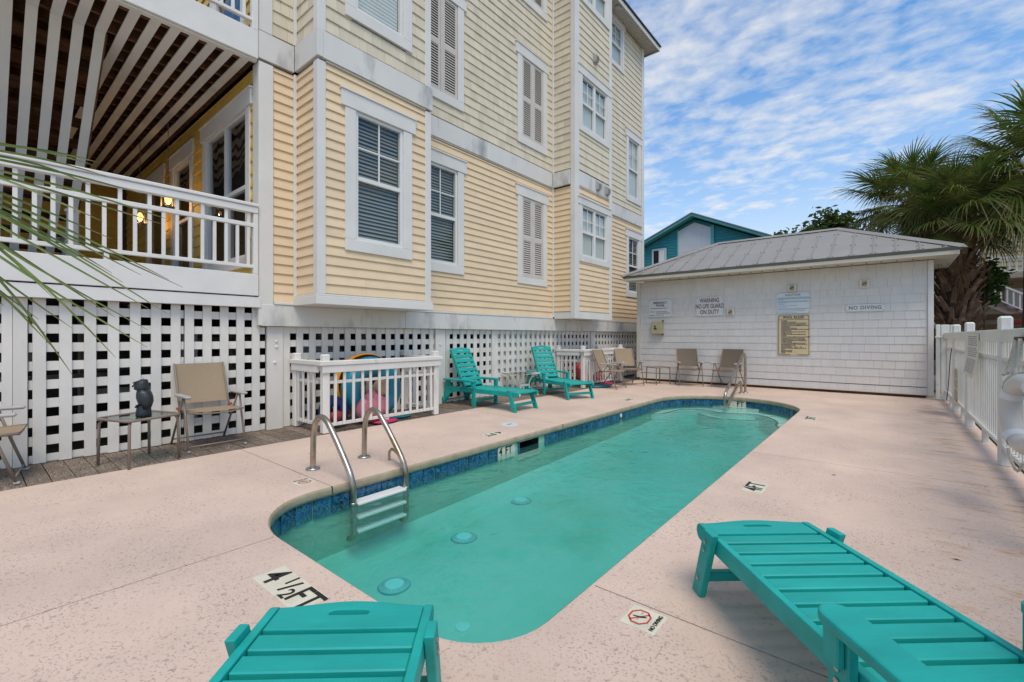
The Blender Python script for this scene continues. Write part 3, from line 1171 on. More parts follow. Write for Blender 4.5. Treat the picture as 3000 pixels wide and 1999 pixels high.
# steps at the shallow end
def step(edge, z, name):
    far = [p for p in outline(.02) if p[1] > min(edge[0][1], edge[-1][1])]
    far = sorted([p for p in far if p[0] < CXP], key=lambda p: p[1]) + sorted([p for p in far if p[0] >= CXP], key=lambda p: -p[1])
    poly = edge[::-1] + far
    mb = MB().prism(poly, FZ - z, 'z', z)
    o = mb.build(name, 'step_plaster', pool)
    ns = MB()
    for (a, b) in zip(edge, edge[1:]):
        a, b = Vector(a), Vector(b)
        t = (b - a).normalized()
        n = Vector((-t.y, t.x)) * .032
        ns.add([(a.x, a.y, z + .005), (b.x, b.y, z + .005), (b.x + n.x, b.y + n.y, z + .005), (a.x + n.x, a.y + n.y, z + .005)], [(0, 1, 2, 3)])
    ns.build('step_nosing', 'dark_nosing', o)


def smooth_line(pts, n=5):
    out_ = []
    for i in range(len(pts) - 1):
        p0 = Vector(pts[max(i - 1, 0)]); p1 = Vector(pts[i]); p2 = Vector(pts[i + 1]); p3 = Vector(pts[min(i + 2, len(pts) - 1)])
        for k in range(n):
            t = k / n
            q = .5 * ((2 * p1) + (p2 - p0) * t + (2 * p0 - 5 * p1 + 4 * p2 - p3) * t * t + (3 * p1 - p0 - 3 * p2 + p3) * t ** 3)
            out_.append(tuple(q))
    out_.append(tuple(pts[-1]))
    return out_


step(smooth_line([(-3.45, 8.26), (-3.36, 8.27), (-3.27, 8.35), (-3.23, 8.66), (-3.20, 8.98), (-3.08, 9.22), (-2.9, 9.32), (-2.72, 9.30), (-2.57, 9.21), (-2.415, 9.17), (-2.215, 9.24), (-2.01, 9.36), (-1.80, 9.34), (-1.615, 9.10), (-1.47, 8.76), (-1.43, 8.43), (-1.30, 8.24), (-1.14, 8.22)]), -.26, 'bench_step')
step(smooth_line([(-3.05, 9.46), (-2.84, 9.22), (-2.54, 9.04), (-2.24, 9.05), (-1.97, 9.16), (-1.80, 9.44)]), -.345, 'lower_step')
step(smooth_line([(-2.76, 9.66), (-2.565, 9.52), (-2.355, 9.50), (-2.145, 9.55), (-1.96, 9.64)]), -.195, 'top_step')

# drains on the pool floor
FZ0 = FZ
for i, (x, y, r) in enumerate(((-2.92, 2.11, .115), (-3.07, 3.0, .115), (-3.21, 4.03, .115))):
    FZ = floor_z(y)
    d = MB()
    n = 40
    for k in range(n):
        a0, a1 = 2 * math.pi * k / n, 2 * math.pi * (k + .55) / n
        d.add([(x + .07 * math.cos(a0), y + .07 * math.sin(a0), FZ + .020), (x + .07 * math.cos(a1), y + .07 * math.sin(a1), FZ + .020), (x + r * math.cos(a1 + .1), y + r * math.sin(a1 + .1), FZ + .009), (x + r * math.cos(a0 + .1), y + r * math.sin(a0 + .1), FZ + .009)], [(0, 1, 2, 3)])
    root = MB().lathe([(r + .01, .002), (r + .008, .006), (.07, .014)], 24, (x, y, FZ)).build('drain_cover', 'drain_fringe', pool)
    d.build('drain_ribs', 'drain_blue', root)
    MB().lathe([(.073, .012), (.072, .022), (.055, .024)], 20, (x, y, FZ)).build('drain_cap', 'drain_blue', root)
MB().lathe([(.05, .002), (.048, .008), (.02, .009)], 20, (-2.16, 2.10, floor_z(2.1))).build('floor_inlet', 'drain_blue', pool)

wt = MB()
wo = outline(.045)
wt.prism(wo, -.85, 'z', WZ)
tag(wt.build('pool_water', 'pool_water'), kind='structure')

# deck markers
def marker(name, x0, x1, y0, y1, n, label, cat='depth marker'):
    t = thing(name, label, cat, ((x0 + x1) / 2, (y0 + y1) / 2, 0))
    hor = (x1 - x0) > (y1 - y0)
    for k in range(n):
        if hor:
            a, b = x0 + (x1 - x0) * k / n, x0 + (x1 - x0) * (k + 1) / n
            MB().cbox((a + .001, y0, -.002), (b - .001, y1, .003), .001).build('tile', 'marker_tile', t)
        else:
            a, b = y0 + (y1 - y0) * k / n, y0 + (y1 - y0) * (k + 1) / n
            MB().cbox((x0, a + .001, -.002), (x1, b - .001, .003), .001).build('tile', 'marker_tile', t)
    return t


TZ = .0045
t = marker('depth_marker', -2.43, -1.975, .915, 1.07, 3, 'cream three-tile marker reading 4 1/2 FT at the near pool end')
lettering(t, '4', .185, 'black_print', floor_text(-2.354, .99, TZ, 0), sx=1.0)
lettering(t, '1', .10, 'black_print', floor_text(-2.245, 1.025, TZ, 0))
lettering(t, '/', .15, 'black_print', floor_text(-2.202, .993, TZ, 0), sx=1.1)
lettering(t, '2', .105, 'black_print', floor_text(-2.155, .957, TZ, 0))
lettering(t, 'FT', .185, 'black_print', floor_text(-2.05, .99, TZ, 0), sx=.85)
t = marker('depth_marker', -.89, -.745, 3.865, 4.165, 2, 'cream marker tile reading 4FT set in the deck on the fence side')
lettering(t, '4FT', .178, 'black_print', floor_text(-.8175, 4.015, TZ, 90), sx=.80)
t = marker('depth_marker', -.945, -.80, 7.70, 8.09, 2, 'rust-stained marker tile reading 3FT set in the deck by the fence')
lettering(t, '3FT', .175, 'black_print', floor_text(-.8725, 7.895, TZ, 90))
t = marker('depth_marker', -3.81, -3.65, 4.0, 4.27, 2, 'pale deck marker reading 4 FT beside the round skimmer lid')
lettering(t, '4 FT', .15, 'black_print', floor_text(-3.73, 4.135, TZ, -90))
t = marker('depth_marker', -3.87, -3.72, 7.80, 8.20, 2, 'pale deck marker reading 3 FT near the far left pool curve')
lettering(t, '3 FT', .15, 'black_print', floor_text(-3.795, 8.0, TZ, -90))


def no_diving(x, y, deg, label, s=.15):
    t = thing('no_diving_marker', label, 'marker tile', (x, y, 0))
    B = floor_text(x, y, 0, deg)
    place('tile', MB().cbox((-.5 * s, -.5 * s, -.002), (.5 * s, .5 * s, .003), .001).mesh('tile', 'marker_tile'), t, B)
    ring = MB()
    c = Vector((0, .12 * s))
    n = 8
    for k in range(n):
        a0, a1 = R(22.5 + 45 * k), R(22.5 + 45 * (k + 1))
        v = []
        for rr, aa in ((.34, a0), (.34, a1), (.285, a1), (.285, a0)):
            v.append((c.x + 1.12 * rr * s * math.cos(aa), c.y + .95 * rr * s * math.sin(aa), TZ))
        ring.add(v, [(0, 1, 2, 3)])
    d = Vector((.26 * s, -.2 * s))
    nn = Vector((d.y, -d.x)).normalized() * .022 * s
    ring.add([(c.x - d.x + nn.x, c.y - d.y + nn.y, TZ), (c.x + d.x + nn.x, c.y + d.y + nn.y, TZ), (c.x + d.x - nn.x, c.y + d.y - nn.y, TZ), (c.x - d.x - nn.x, c.y - d.y - nn.y, TZ)], [(0, 1, 2, 3)])
    place('red_octagon', ring.mesh('red_octagon', 'red_print'), t, B)
    man = MB()
    man.add([(-.06 * s, .30 * s, TZ + .0004), (-.03 * s, .31 * s, TZ + .0004), (.03 * s, .12 * s, TZ + .0004), (.10 * s, -.04 * s, TZ + .0004), (.07 * s, -.06 * s, TZ + .0004), (-.03 * s, .08 * s, TZ + .0004)], [(0, 1, 2, 3, 4, 5)])
    for sx_ in (-.16, .13):
        for k in range(6):
            xx = sx_ * s + k * .022 * s
            z0 = .12 * s + .02 * s * math.sin(k * 1.7)
            z1 = .12 * s + .02 * s * math.sin((k + 1) * 1.7)
            man.add([(xx, z0, TZ + .0004), (xx + .022 * s, z1, TZ + .0004), (xx + .022 * s, z1 + .012 * s, TZ + .0004), (xx, z0 + .012 * s, TZ + .0004)], [(0, 1, 2, 3)])
    place('diver_symbol', man.mesh('diver_symbol', 'black_print'), t, B)
    lettering(t, 'NO DIVING', .17 * s, 'black_print', B @ Matrix.Translation((0, -.36 * s, TZ)), sx=.92)


no_diving(-.80, 1.84, 90, 'cream no diving tile with red octagon near the right lounger')
no_diving(-3.71, 1.79, -90, 'small no diving tile in the deck beside the pool ladder', .145)
# round skimmer lid
t = thing('skimmer_lid', 'round pale blue skimmer lid set flush in the deck', 'lid', (-3.965, 4.73, 0))
MB().lathe([(.125, -.002), (.123, .004), (.02, .005)], 28, (-3.965, 4.73, 0)).build('lid_plate', 'lid_white', t, smooth=False)
for a in (-.03, .0, .03):
    MB().cbox((-3.985, 4.722 + a, .0045), (-3.945, 4.735 + a, .007), .001).build('finger_hole', 'black_print', t)

# ================================================================== weathered wooden walkway
wd = MB().box((-6.35, -7.0, -.10), (-5.30, 11.86, -.034))
walkway = tag(wd.build('wooden_walkway', 'joist_wood'), kind='structure')
pu = MB().cbox((0, 0, -.03), (1, 1, 0), .0).mesh('plank', 'weathered_plank')
y = -2.0
while y < 11.8:
    wdt = .139 + random.uniform(-.002, .002)
    place('plank', pu, walkway, Matrix.Translation((-6.34, y, -.002 - random.uniform(0, .004))) @ Matrix.Diagonal((1.043, wdt, 1, 1)))
    y += wdt + .007

# ================================================================== the yellow beach house
XW, XB = -6.10, -5.50
house = thing('beach_house', 'tall yellow beach house with bays, white trim, raised porch and lattice base', 'house', (XW, 2.4, 0))
core = MB()
core.box((-14.0, 2.50, 1.34), (XW - .12, 13.9, 10.44))
core.box((XW - .125, 2.95, 1.62), (XB - .12, 4.52, 10.44))
core.box((XW - .125, 8.97, 1.62), (XB - .12, 10.51, 10.44))
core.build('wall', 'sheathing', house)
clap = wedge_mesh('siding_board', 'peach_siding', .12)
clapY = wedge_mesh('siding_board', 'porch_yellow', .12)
shg = wedge_mesh('shingle', 'cream_shingle', .12)

# openings (a0, a1, z0, z1) inside the casings
L1, L2, L3 = 2.33, 5.35, 8.44
HW_ = 1.88


def hole(a0, a1, z0, z1):
    return (a0 + .10, a1 - .10, z0 + .10, z1 + .06)


bay1 = [hole(3.19, 4.27, L1, L1 + HW_), hole(3.19, 4.27, L2 + .06, L2 + HW_)]
mainw = [hole(4.85, 5.93, L1, L1 + HW_), hole(7.52, 8.60, L1, L1 + HW_), hole(4.85, 5.93, L2, L2 + HW_), hole(7.52, 8.60, L2, L2 + HW_), hole(7.52, 8.60, L3, L3 + HW_)]
bay2 = [hole(9.03, 10.49, 2.93, 4.22), hole(9.03, 10.49, 5.95, 7.24), hole(9.03, 10.49, 8.97, 10.2)]
right = [hole(12.72, 13.75, 2.39, L1 + HW_), hole(12.72, 13.75, 5.31, L2 + HW_), hole(11.62, 12.56, 8.97, 10.25)]
# clapboards of the lower storey
EXP = .1235
boards(house, clap, 'x', XW, 2.545, 2.80, 1.64, 4.66, EXP)
boards(house, clap, 'y', 2.84, -6.06, -5.56, 1.74, 4.66, EXP)
boards(house, clap, 'x', XB, 2.925, 4.53, 1.74, 4.66, EXP, holes=bay1)
boards(house, clap, 'x', XW, 4.66, 8.83, 1.64, 4.64, EXP, holes=mainw)
boards(house, clap, 'y', 8.87, -6.06, -5.59, 1.77, 4.64, EXP)
boards(house, clap, 'x', XB, 9.03, 10.49, 1.78, 4.64, EXP, holes=bay2)
boards(house, clap, 'x', XW, 10.66, 13.82, 1.64, 4.64, EXP, holes=right)
# shingles of the upper storeys
st = []
SE = .165
shingles(st, 'x', XW, 2.53, 2.81, 5.06, 7.0, SE)
shingles(st, 'y', 2.84, -6.06, -5.56, 5.06, 7.0, SE)
shingles(st, 'x', XB, 2.925, 4.53, 5.06, 7.4, SE, bay1)
shingles(st, 'x', XW, 4.66, 8.83, 5.04, 10.4, SE, mainw)
shingles(st, 'y', 8.87, -6.06, -5.59, 5.04, 10.4, SE)
shingles(st, 'x', XB, 9.03, 10.49, 5.04, 10.4, SE, bay2)
shingles(st, 'x', XW, 10.66, 13.82, 5.04, 10.4, SE, right)
put_shingles(st, shg, house, 'cream_shingle')

# white trim: corner boards, bands, ledges
def trim(a, b, name='trim_board', mat='white_trim', c=.005):
    return MB().cbox(a, b, c).build(name, mat, house)


trim((XW - .16, 2.362, 1.335), (XW + .028, 2.54, 4.655), 'corner_board')
trim((XW - .16, 2.362, 5.045), (XW + .028, 2.53, 7.4), 'corner_board')
trim((XW - .02, 2.795, 1.64), (XW + .048, 2.835, 4.66), 'inside_corner')
trim((XW - .02, 2.795, 5.045), (XW + .048, 2.835, 7.4), 'inside_corner')
for z0, z1 in ((1.735, 4.66), (5.045, 7.4)):
    trim((XB - .085, 2.815, z0), (XB + .026, 2.926, z1), 'corner_board')
    trim((XB - .085, 4.528, z0), (XB + .026, 4.64, z1), 'corner_board')
trim((XW - .02, 8.825, 1.64), (XW + .048, 8.862, 10.4), 'inside_corner')
trim((XB - .10, 8.845, 1.60), (XB + .028, 9.03, 10.42), 'corner_board')
trim((XB - .10, 10.492, 1.60), (XB + .026, 10.63, 10.42), 'corner_board')
trim((XW - .10, 13.825, 1.62), (XW + .026, 14.0, 10.42), 'corner_board')
# storey bands
def band(a, b):
    return trim(a, b, 'band_board', 'white_band', .004)


band((XW - .15, 2.355, 4.685), (XW + .04, 2.80, 5.03))
band((XW + .04, 2.802, 4.695), (XB + .046, 2.88, 5.035))
band((XB - .05, 2.882, 4.69), (XB + .045, 4.655, 5.032))
for y0, y1 in ((4.657, 6.55), (6.555, 8.80)):
    band((XW - .05, y0, 4.67), (XW + .038, y1, 5.01))
band((XW + .04, 8.81, 4.668), (XB - .105, 8.87, 5.005))
band((XB - .05, 9.032, 4.672), (XB + .020, 10.49, 5.01))
band((XW - .05, 10.64, 4.668), (XW + .036, 13.82, 5.008))
# drip strips under the bands
for a, b in (((XB - .02, 2.93, 4.664), (XB + .03, 4.53, 4.684)), ((XW - .02, 4.66, 4.646), (XW + .026, 8.82, 4.666)), ((XB - .02, 9.035, 4.648), (XB + .016, 10.488, 4.668)), ((XW - .02, 10.66, 4.646), (XW + .026, 13.82, 4.664))):
    trim(a, b, 'drip_strip', 'cream_trim', .003)
# band at the foot of the walls
for y0, y1 in ((2.40, 4.60), (4.604, 5.93), (5.934, 7.55), (7.554, 9.9), (9.904, 11.9), (11.904, 14.0)):
    trim((XW - .10, y0, 1.325), (XW + .034, y1, 1.602), 'base_band', 'white_band')
trim((XW - .05, 2.545, 1.604), (XW + .045, 2.80, 1.638), 'base_ledge')
trim((XW - .05, 4.66, 1.604), (XW + .042, 8.82, 1.636), 'base_ledge')
trim((XW - .05, 10.64, 1.604), (XW + .042, 14.0, 1.636), 'base_ledge')
# ledges under the bays
trim((XW + .038, 2.79, 1.600), (XB + .048, 4.665, 1.705), 'bay_ledge')
trim((XW + .038, 2.80, 1.707), (XB + .036, 4.652, 1.733), 'bay_ledge_cap')
trim((XW + .038, 8.862, 1.600), (XB - .105, 8.93, 1.765), 'bay_ledge')
trim((XB - .09, 9.035, 1.600), (XB + .020, 10.488, 1.745), 'bay_ledge')
trim((XB - .09, 9.035, 1.747), (XB + .014, 10.488, 1.772), 'bay_ledge_cap')
trim((XW + .04, 8.94, 1.604), (XB - .1, 10.5, 1.62), 'bay_floor')

# windows
window(house, 'x', XB, 3.19, 4.27, L1, L1 + HW_, blind='blind_grey')
window(house, 'x', XB, 3.19, 4.27, L2 + .06, L2 + HW_, blind='blind_white', closed=True, grid=False)
window(house, 'x', XW, 4.85, 5.93, L1, L1 + HW_, blind='blind_grey')
shutter(house, XW, 7.52, 8.60, L1, L1 + HW_)
shutter(house, XW, 4.85, 5.93, L2, L2 + HW_)
shutter(house, XW, 7.52, 8.60, L2, L2 + HW_)
shutter(house, XW, 7.52, 8.60, L3, L3 + HW_)
window(house, 'x', XB, 9.03, 10.49, 2.93, 4.24, units=2, blind='blind_white', closed=True, wide=.13, headz=.16)
window(house, 'x', XB, 9.03, 10.49, 5.95, 7.26, units=2, blind='blind_white', closed=True, wide=.13, headz=.18)
window(house, 'x', XB, 9.03, 10.49, 8.97, 10.2, units=2, blind='blind_white', closed=True, wide=.13)
window(house, 'x', XW, 12.72, 13.75, 2.39, L1 + HW_, blind='blind_grey')
window(house, 'x', XW, 12.72, 13.75, 5.31, L2 + HW_, blind='blind_white', closed=True)
window(house, 'x', XW, 11.62, 12.56, 8.97, 10.25, blind='blind_white', closed=True, wide=.12, headz=.14)
# dryer vents on the second bay
for y, z in ((9.76, 7.90), (9.87, 4.85), (10.346, 4.845)):
    x0 = XB + .022
    v = MB().cbox((x0, y - .085, z - .11), (x0 + .02, y + .085, z + .11), .004).build('wall_vent', 'vent_grey', house)
    MB().prism([(x0 + .02, z + .09), (x0 + .075, z + .06), (x0 + .075, z - .07), (x0 + .05, z - .09), (x0 + .02, z - .09)], .13, 'y', y - .065).build('vent_hood', 'vent_grey', v)
    for k in range(3):
        MB().cbox((x0 + .076, y - .06, z - .05 + k * .035), (x0 + .082, y + .06, z - .035 + k * .035), .001).build('vent_slat', 'sign_grey_print', v)

# roof and eaves
rf = MB()
EX, EY, EZ = XW + .40, 14.38, 10.56
rf.add([(EX, 2.0, EZ), (EX, EY, EZ), (-14.4, EY, EZ), (-14.4, 2.0, EZ), (-10.0, 5.5, 12.6), (-10.0, 10.6, 12.6)],
       [(0, 1, 5, 4), (1, 2, 5), (2, 3, 4, 5), (3, 0, 4)])
rf.add([(EX, 2.0, EZ - .03), (EX, EY, EZ - .03), (-14.4, EY, EZ - .03), (-14.4, 2.0, EZ - .03)], [(3, 2, 1, 0)])
roof = rf.build('roof', 'roof_dark', house)
MB().cbox((EX - .03, 2.0, EZ - .165), (EX - .004, EY - .004, EZ - .035), .003).build('fascia', 'white_trim', roof)
MB().cbox((-14.4, EY - .03, EZ - .165), (EX - .032, EY - .004, EZ - .035), .003).build('fascia', 'white_trim', roof)
MB().cbox((EX - .004, 2.0, EZ - .032), (EX + .035, EY + .03, EZ + .012), .004).build('drip_edge', 'roof_dark', roof)
sf = MB()
k = 7.0
while k < EY - .1:
    sf.cbox((XW - .1, k, EZ - .135), (EX - .034, k + .092, EZ - .118), .004)
    k += .1
sf.build('soffit', 'soffit', roof)
MB().cbox((EX - .20, 11.62, EZ - .20), (EX - .08, 11.80, EZ - .136), .01).build('floodlight', 'soffit', roof)

# ------------------------------------------------------------------ porch
PX = -6.05
# wall at the end of the porch (looks to -Y)
YP = 2.38
ph = [(-8.05, -6.42, 2.2, 4.2), (-9.72, -8.70, 2.2, 4.15), (-11.45, -10.35, 1.9, 4.15)]
MB().box((-13.5, YP + .12, 1.34), (XW - .17, YP + .119 + .01, 10.4)).build('porch_end_wall', 'sheathing', house)
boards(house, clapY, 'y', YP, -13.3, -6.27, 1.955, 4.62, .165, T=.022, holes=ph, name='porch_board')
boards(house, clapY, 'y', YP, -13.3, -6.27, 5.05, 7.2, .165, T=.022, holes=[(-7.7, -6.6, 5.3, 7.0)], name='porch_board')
window(house, 'y', YP, -8.13, -6.33, 2.10, 4.17, units=2, blind=None, glass='porch_glass', wide=.13, headz=.2, grid=False)
window(house, 'y', YP, -9.80, -8.62, 2.10, 4.13, blind=None, glass='porch_glass', wide=.13, headz=.2, grid=False)
window(house, 'y', YP, -7.8, -6.5, 5.2, 7.0, blind=None, glass='porch_glass', wide=.13, headz=.2)
# glazed porch door
dr = MB()
frame_rect(dr, 'y', YP, -11.55, -10.28, 1.96, 4.13, .12, .05, .03)
door = dr.build('porch_door', 'white_trim', house)
slab(MB(), 'y', YP, -11.43, -10.40, 1.98, 2.50, -.05, -.01).build('door_panel', 'frame_vinyl', door)
MB().quad((-11.43, YP + .03, 2.5), (-10.40, YP + .03, 2.5), (-10.40, YP + .03, 4.0), (-11.43, YP + .03, 4.0)).build('pane', 'porch_glass', door)
slab(MB(), 'y', YP, -11.45, -10.38, 1.97, 4.02, -.11, -.09).build('dark_interior', 'dark_room', door)
slab(MB(), 'y', YP, -11.62, -10.2, 4.135, 4.36, -.05, .04).build('door_head', 'white_trim', door)
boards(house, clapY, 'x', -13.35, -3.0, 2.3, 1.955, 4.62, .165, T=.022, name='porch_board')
MB().box((-13.6, -6.5, 1.34), (-13.36, 2.4, 4.9)).build('porch_back_wall', 'sheathing', house)
# floor, beam, fascia
MB().cbox((-13.5, -6.5, 1.90), (PX - .05, YP - .03, 1.955), .003).build('porch_floor', 'far_white', house)  # floor colour lightened to bounce fill light onto the porch slats
MB().cbox((PX - .045, -6.5, 1.700), (PX, 2.352, 1.968), .004).build('porch_fascia', 'porch_paint', house)
MB().cbox((PX - .075, -6.5, 1.556), (PX - .010, 2.385, 1.686), .004).build('porch_beam', 'porch_paint', house)
MB().box((PX - .30, -6.5, 1.60), (PX - .08, 2.36, 1.895)).build('rim_joist', 'joist_wood', house)
# porch railing
top = MB().cbox((PX - .075, -6.5, 2.722), (PX + .005, 2.35, 2.80), .006)
top.cbox((PX - .09, -6.5, 2.802), (PX + .02, 2.352, 2.842), .008)
rail = top.build('porch_railing', 'porch_paint', house)
MB().cbox((PX - .060, -6.5, 2.55), (PX - .012, 2.345, 2.598), .004).build('middle_rail', 'porch_paint', rail)
MB().cbox((PX - .060, -6.5, 2.043), (PX - .012, 2.345, 2.082), .004).build('bottom_rail', 'porch_paint', rail)
MB().cbox((PX - .085, 2.296, 1.97), (PX - .002, 2.351, 2.72), .005).build('end_post', 'porch_paint', rail)
MB().cbox((PX - .080, .905, 1.97), (PX - .012, .945, 2.042), .004).build('rail_block', 'porch_paint', rail)
bu = MB().cbox((PX - .052, -.0165, 2.083), (PX - .019, .0165, 2.549), .003).mesh('baluster', 'porch_paint')
bt = MB().cbox((PX - .052, -.0165, 2.599), (PX - .019, .0165, 2.721), .003).mesh('baluster', 'porch_paint')
y = 2.245
k = 0
while y > -1.6:
    place('baluster', bu, rail, Matrix.Translation((0, y, 0)))
    if k % 2 == 0:
        place('baluster', bt, rail, Matrix.Translation((0, y, 0)))
    y -= .1215
    k += 1
# deck above: header, ceiling slats, joists
MB().cbox((PX - .06, -6.5, 4.652), (PX + .002, 2.348, 5.0), .005).build('upper_fascia', 'porch_paint', house)
MB().cbox((PX - .10, -6.5, 4.632), (PX - .03, 2.348, 4.651), .004).build('header_moulding', 'porch_paint', house)
MB().box((-13.5, -6.5, 4.93), (PX - .061, 2.37, 4.98)).build('upper_deck_floor', 'joist_wood', house)
MB().box((-13.5, 2.30, 4.66), (PX - .11, 2.352, 4.92)).build('ledger', 'joist_wood', house)
jm = MB().box((-.019, 0, 4.668), (.019, 1, 4.925)).mesh('joist', 'joist_wood')
x = -6.25
while x > -13.3:
    place('joist', jm, house, Matrix.Translation((x, -6.4, 0)) @ Matrix.Diagonal((1, 8.69, 1, 1)))
    x -= .30
XK = -6.90
ls = MB().cbox((0, 0, 4.646), (1, .09, 4.665), .0).mesh('ceiling_slat', 'porch_paint')
sl_len = 2.7 / math.sin(R(40.3))
ss = MB().cbox((0, 0, -.02), (sl_len, .09, 0), .0).mesh('stair_slat', 'porch_paint')
for kk in range(-22, 8):
    y = .949 + .178 * kk
    if kk <= 0:
        place('ceiling_slat', ls, house, Matrix.Translation((XK, y, 0)) @ Matrix.Diagonal((-(XK - (PX - .105)), 1, 1, 1)))
        if y > -2.5:
            place('stair_slat', ss, house, Matrix.Translation((XK - .002, y, 4.66)) @ Matrix.Rotation(R(180), 4, 'Z') @ Matrix.Translation((0, -.09, 0)) @ Matrix.Rotation(R(40.3), 4, 'Y'))
    else:
        place('ceiling_slat', ls, house, Matrix.Translation((-13.2, y, 0)) @ Matrix.Diagonal((13.2 + PX - .105, 1, 1, 1)))
# stair stringers, treads behind the slats
for y in (1.06, -.4, -1.9):
    MB().box((0, 0, .0), (sl_len, .04, .22), Matrix.Translation((XK, y, 4.66)) @ Matrix.Rotation(R(180), 4, 'Z') @ Matrix.Rotation(R(40.3), 4, 'Y')).build('stair_stringer', 'joist_wood', house)
for i in range(13):
    x = XK - .12 - i * .245
    z = 4.78 - i * .207
    MB().box((x - .27, -2.4, z), (x, 1.02, z + .04)).build('stair_tread', 'joist_wood', house)
# stair railing and newel seen through the porch railing
nw = MB().cbox((-8.95, .93, 1.956), (-8.83, 1.05, 2.95), .01)
nw.lathe([(.085, 0), (.085, .03), (.05, .07)], 4, (-8.89, .99, 2.95))
newel = nw.build('stair_newel', 'porch_paint', house)
MB().cbox((-10.4, .96, 2.70), (-8.952, 1.02, 2.80), .006).build('stair_handrail', 'porch_paint', newel)
for i in range(11):
    x = -9.05 - i * .125
    MB().cbox((x - .017, .973, 1.96), (x + .017, 1.007, 2.70), .003).build('baluster', 'porch_paint', newel)
# upper deck railing
ur = MB().cbox((PX - .06, -2.5, 5.10), (PX - .01, 2.35, 5.14), .004)
urail = ur.build('upper_railing', 'porch_paint', house)
MB().cbox((PX - .07, -2.5, 5.85), (PX, 2.35, 5.95), .004).build('top_rail', 'porch_paint', urail)
MB().cbox((PX - .08, 2.28, 5.002), (PX - .0, 2.35, 5.849), .004).build('end_post', 'porch_paint', urail)
for i in range(8):
    MB().cbox((PX - .052, 2.18 - i * .122, 5.141), (PX - .019, 2.213 - i * .122, 5.849), .003).build('baluster', 'porch_paint', urail)

# space below the house
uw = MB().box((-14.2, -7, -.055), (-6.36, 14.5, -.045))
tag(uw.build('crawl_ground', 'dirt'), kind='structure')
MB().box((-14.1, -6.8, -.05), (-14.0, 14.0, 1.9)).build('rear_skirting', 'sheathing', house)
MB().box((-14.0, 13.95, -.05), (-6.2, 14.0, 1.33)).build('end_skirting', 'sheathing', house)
for i, (x, y) in enumerate(((-7.4, .1), (-7.4, 1.9), (-7.3, 3.9), (-7.4, 6.2), (-7.4, 8.4), (-7.4, 11), (-9.3, 1.2), (-9.2, 3.2), (-9.3, 5.4))):
    MB().cbox((x - .1, y - .1, -.05), (x + .1, y + .1, 1.56), .01).build('piling', 'far_grey_wood', house)
for i, (y, z) in enumerate(((.9, .55), (2.1, .72), (3.3, 1.05))):
    MB().cbox((-8.5, y - .9, z), (-8.46, y + .5, z + .14), .004).build('cross_brace', 'far_grey_wood', house)

for x, y0, y1, z0, z1, mt in ((-6.9, .95, 1.5, .50, .60, 'far_grey_wood'), (-6.8, 1.05, 1.62, .28, .36, 'far_wood'), (-6.75, 1.75, 1.90, .1, 1.3, 'far_white'), (-6.9, 2.0, 2.5, .62, .74, 'far_grey_wood'), (-6.85, 1.9, 2.5, .40, .50, 'far_wood'), (-6.8, .30, .52, .85, 1.05, 'far_grey_wood'), (-6.85, 3.2, 3.9, .95, 1.12, 'far_white'), (-7.0, 4.3, 4.5, .1, 1.25, 'far_grey_wood'), (-6.8, 5.75, 6.1, .5, .85, 'far_wood')):
    MB().cbox((x - .05, y0, z0), (x, y1, z1), .004).build('stored_board', mt, house)

# lanterns lit on the porch
def lantern(x, y, z, label):
    t = thing('wall_lantern', label, 'lantern', (x, y, z), group='lit porch lanterns')
    fr = MB()
    for sx in (-1, 1):
        for sy in (-1, 1):
            fr.box((x + sx * .075 - .006, y + sy * .075 - .006, z), (x + sx * .075 + .006, y + sy * .075 + .006, z + .24))
    for zz in (z, z + .235):
        fr.box((x - .081, y - .081, zz), (x + .081, y + .081, zz + .012))
    fr.tube([(x, y, z + .24), (x, y, 4.64)], .006, 6)
    fr.build('frame', 'roof_edge', t)
    for sx, sy in ((1, 0), (0, -1), (-1, 0), (0, 1)):
        if sx:
            MB().quad((x + sx * .074, y - .068, z + .013), (x + sx * .074, y + .068, z + .013), (x + sx * .074, y + .068, z + .234), (x + sx * .074, y - .068, z + .234)).build('pane', 'lantern_glass', t)
        else:
            MB().quad((x - .068, y + sy * .074, z + .013), (x + .068, y + sy * .074, z + .013), (x + .068, y + sy * .074, z + .234), (x - .068, y + sy * .074, z + .234)).build('pane', 'lantern_glass', t)
    MB().lathe([(.016, 0), (.045, .04), (.050, .08), (.020, .14)], 12, (x, y, z + .06)).build('bulb', 'lamp_glow', t, smooth=True)
    ld = bpy.data.lights.new('lantern_light', 'POINT')
    ld.energy = 10.0
    ld.color = (1, .62, .3)
    ld.shadow_soft_size = .05
    lo = bpy.data.objects.new('lantern_light', ld)
    COL.objects.link(lo)
    lo.parent = t
    lo.location = (0, 0, .035)


lantern(-8.9, 2.10, 3.26, 'lit caged lantern high on the porch beside the narrow window')
lantern(-10.2, 2.0, 3.18, 'lit caged lantern hanging lower near the porch door')

# ================================================================== lattice skirting
VS = MB().cbox((-.018, 0, 0), (0, 1, 1), 0).mesh('lattice_slat', 'lattice_paint')


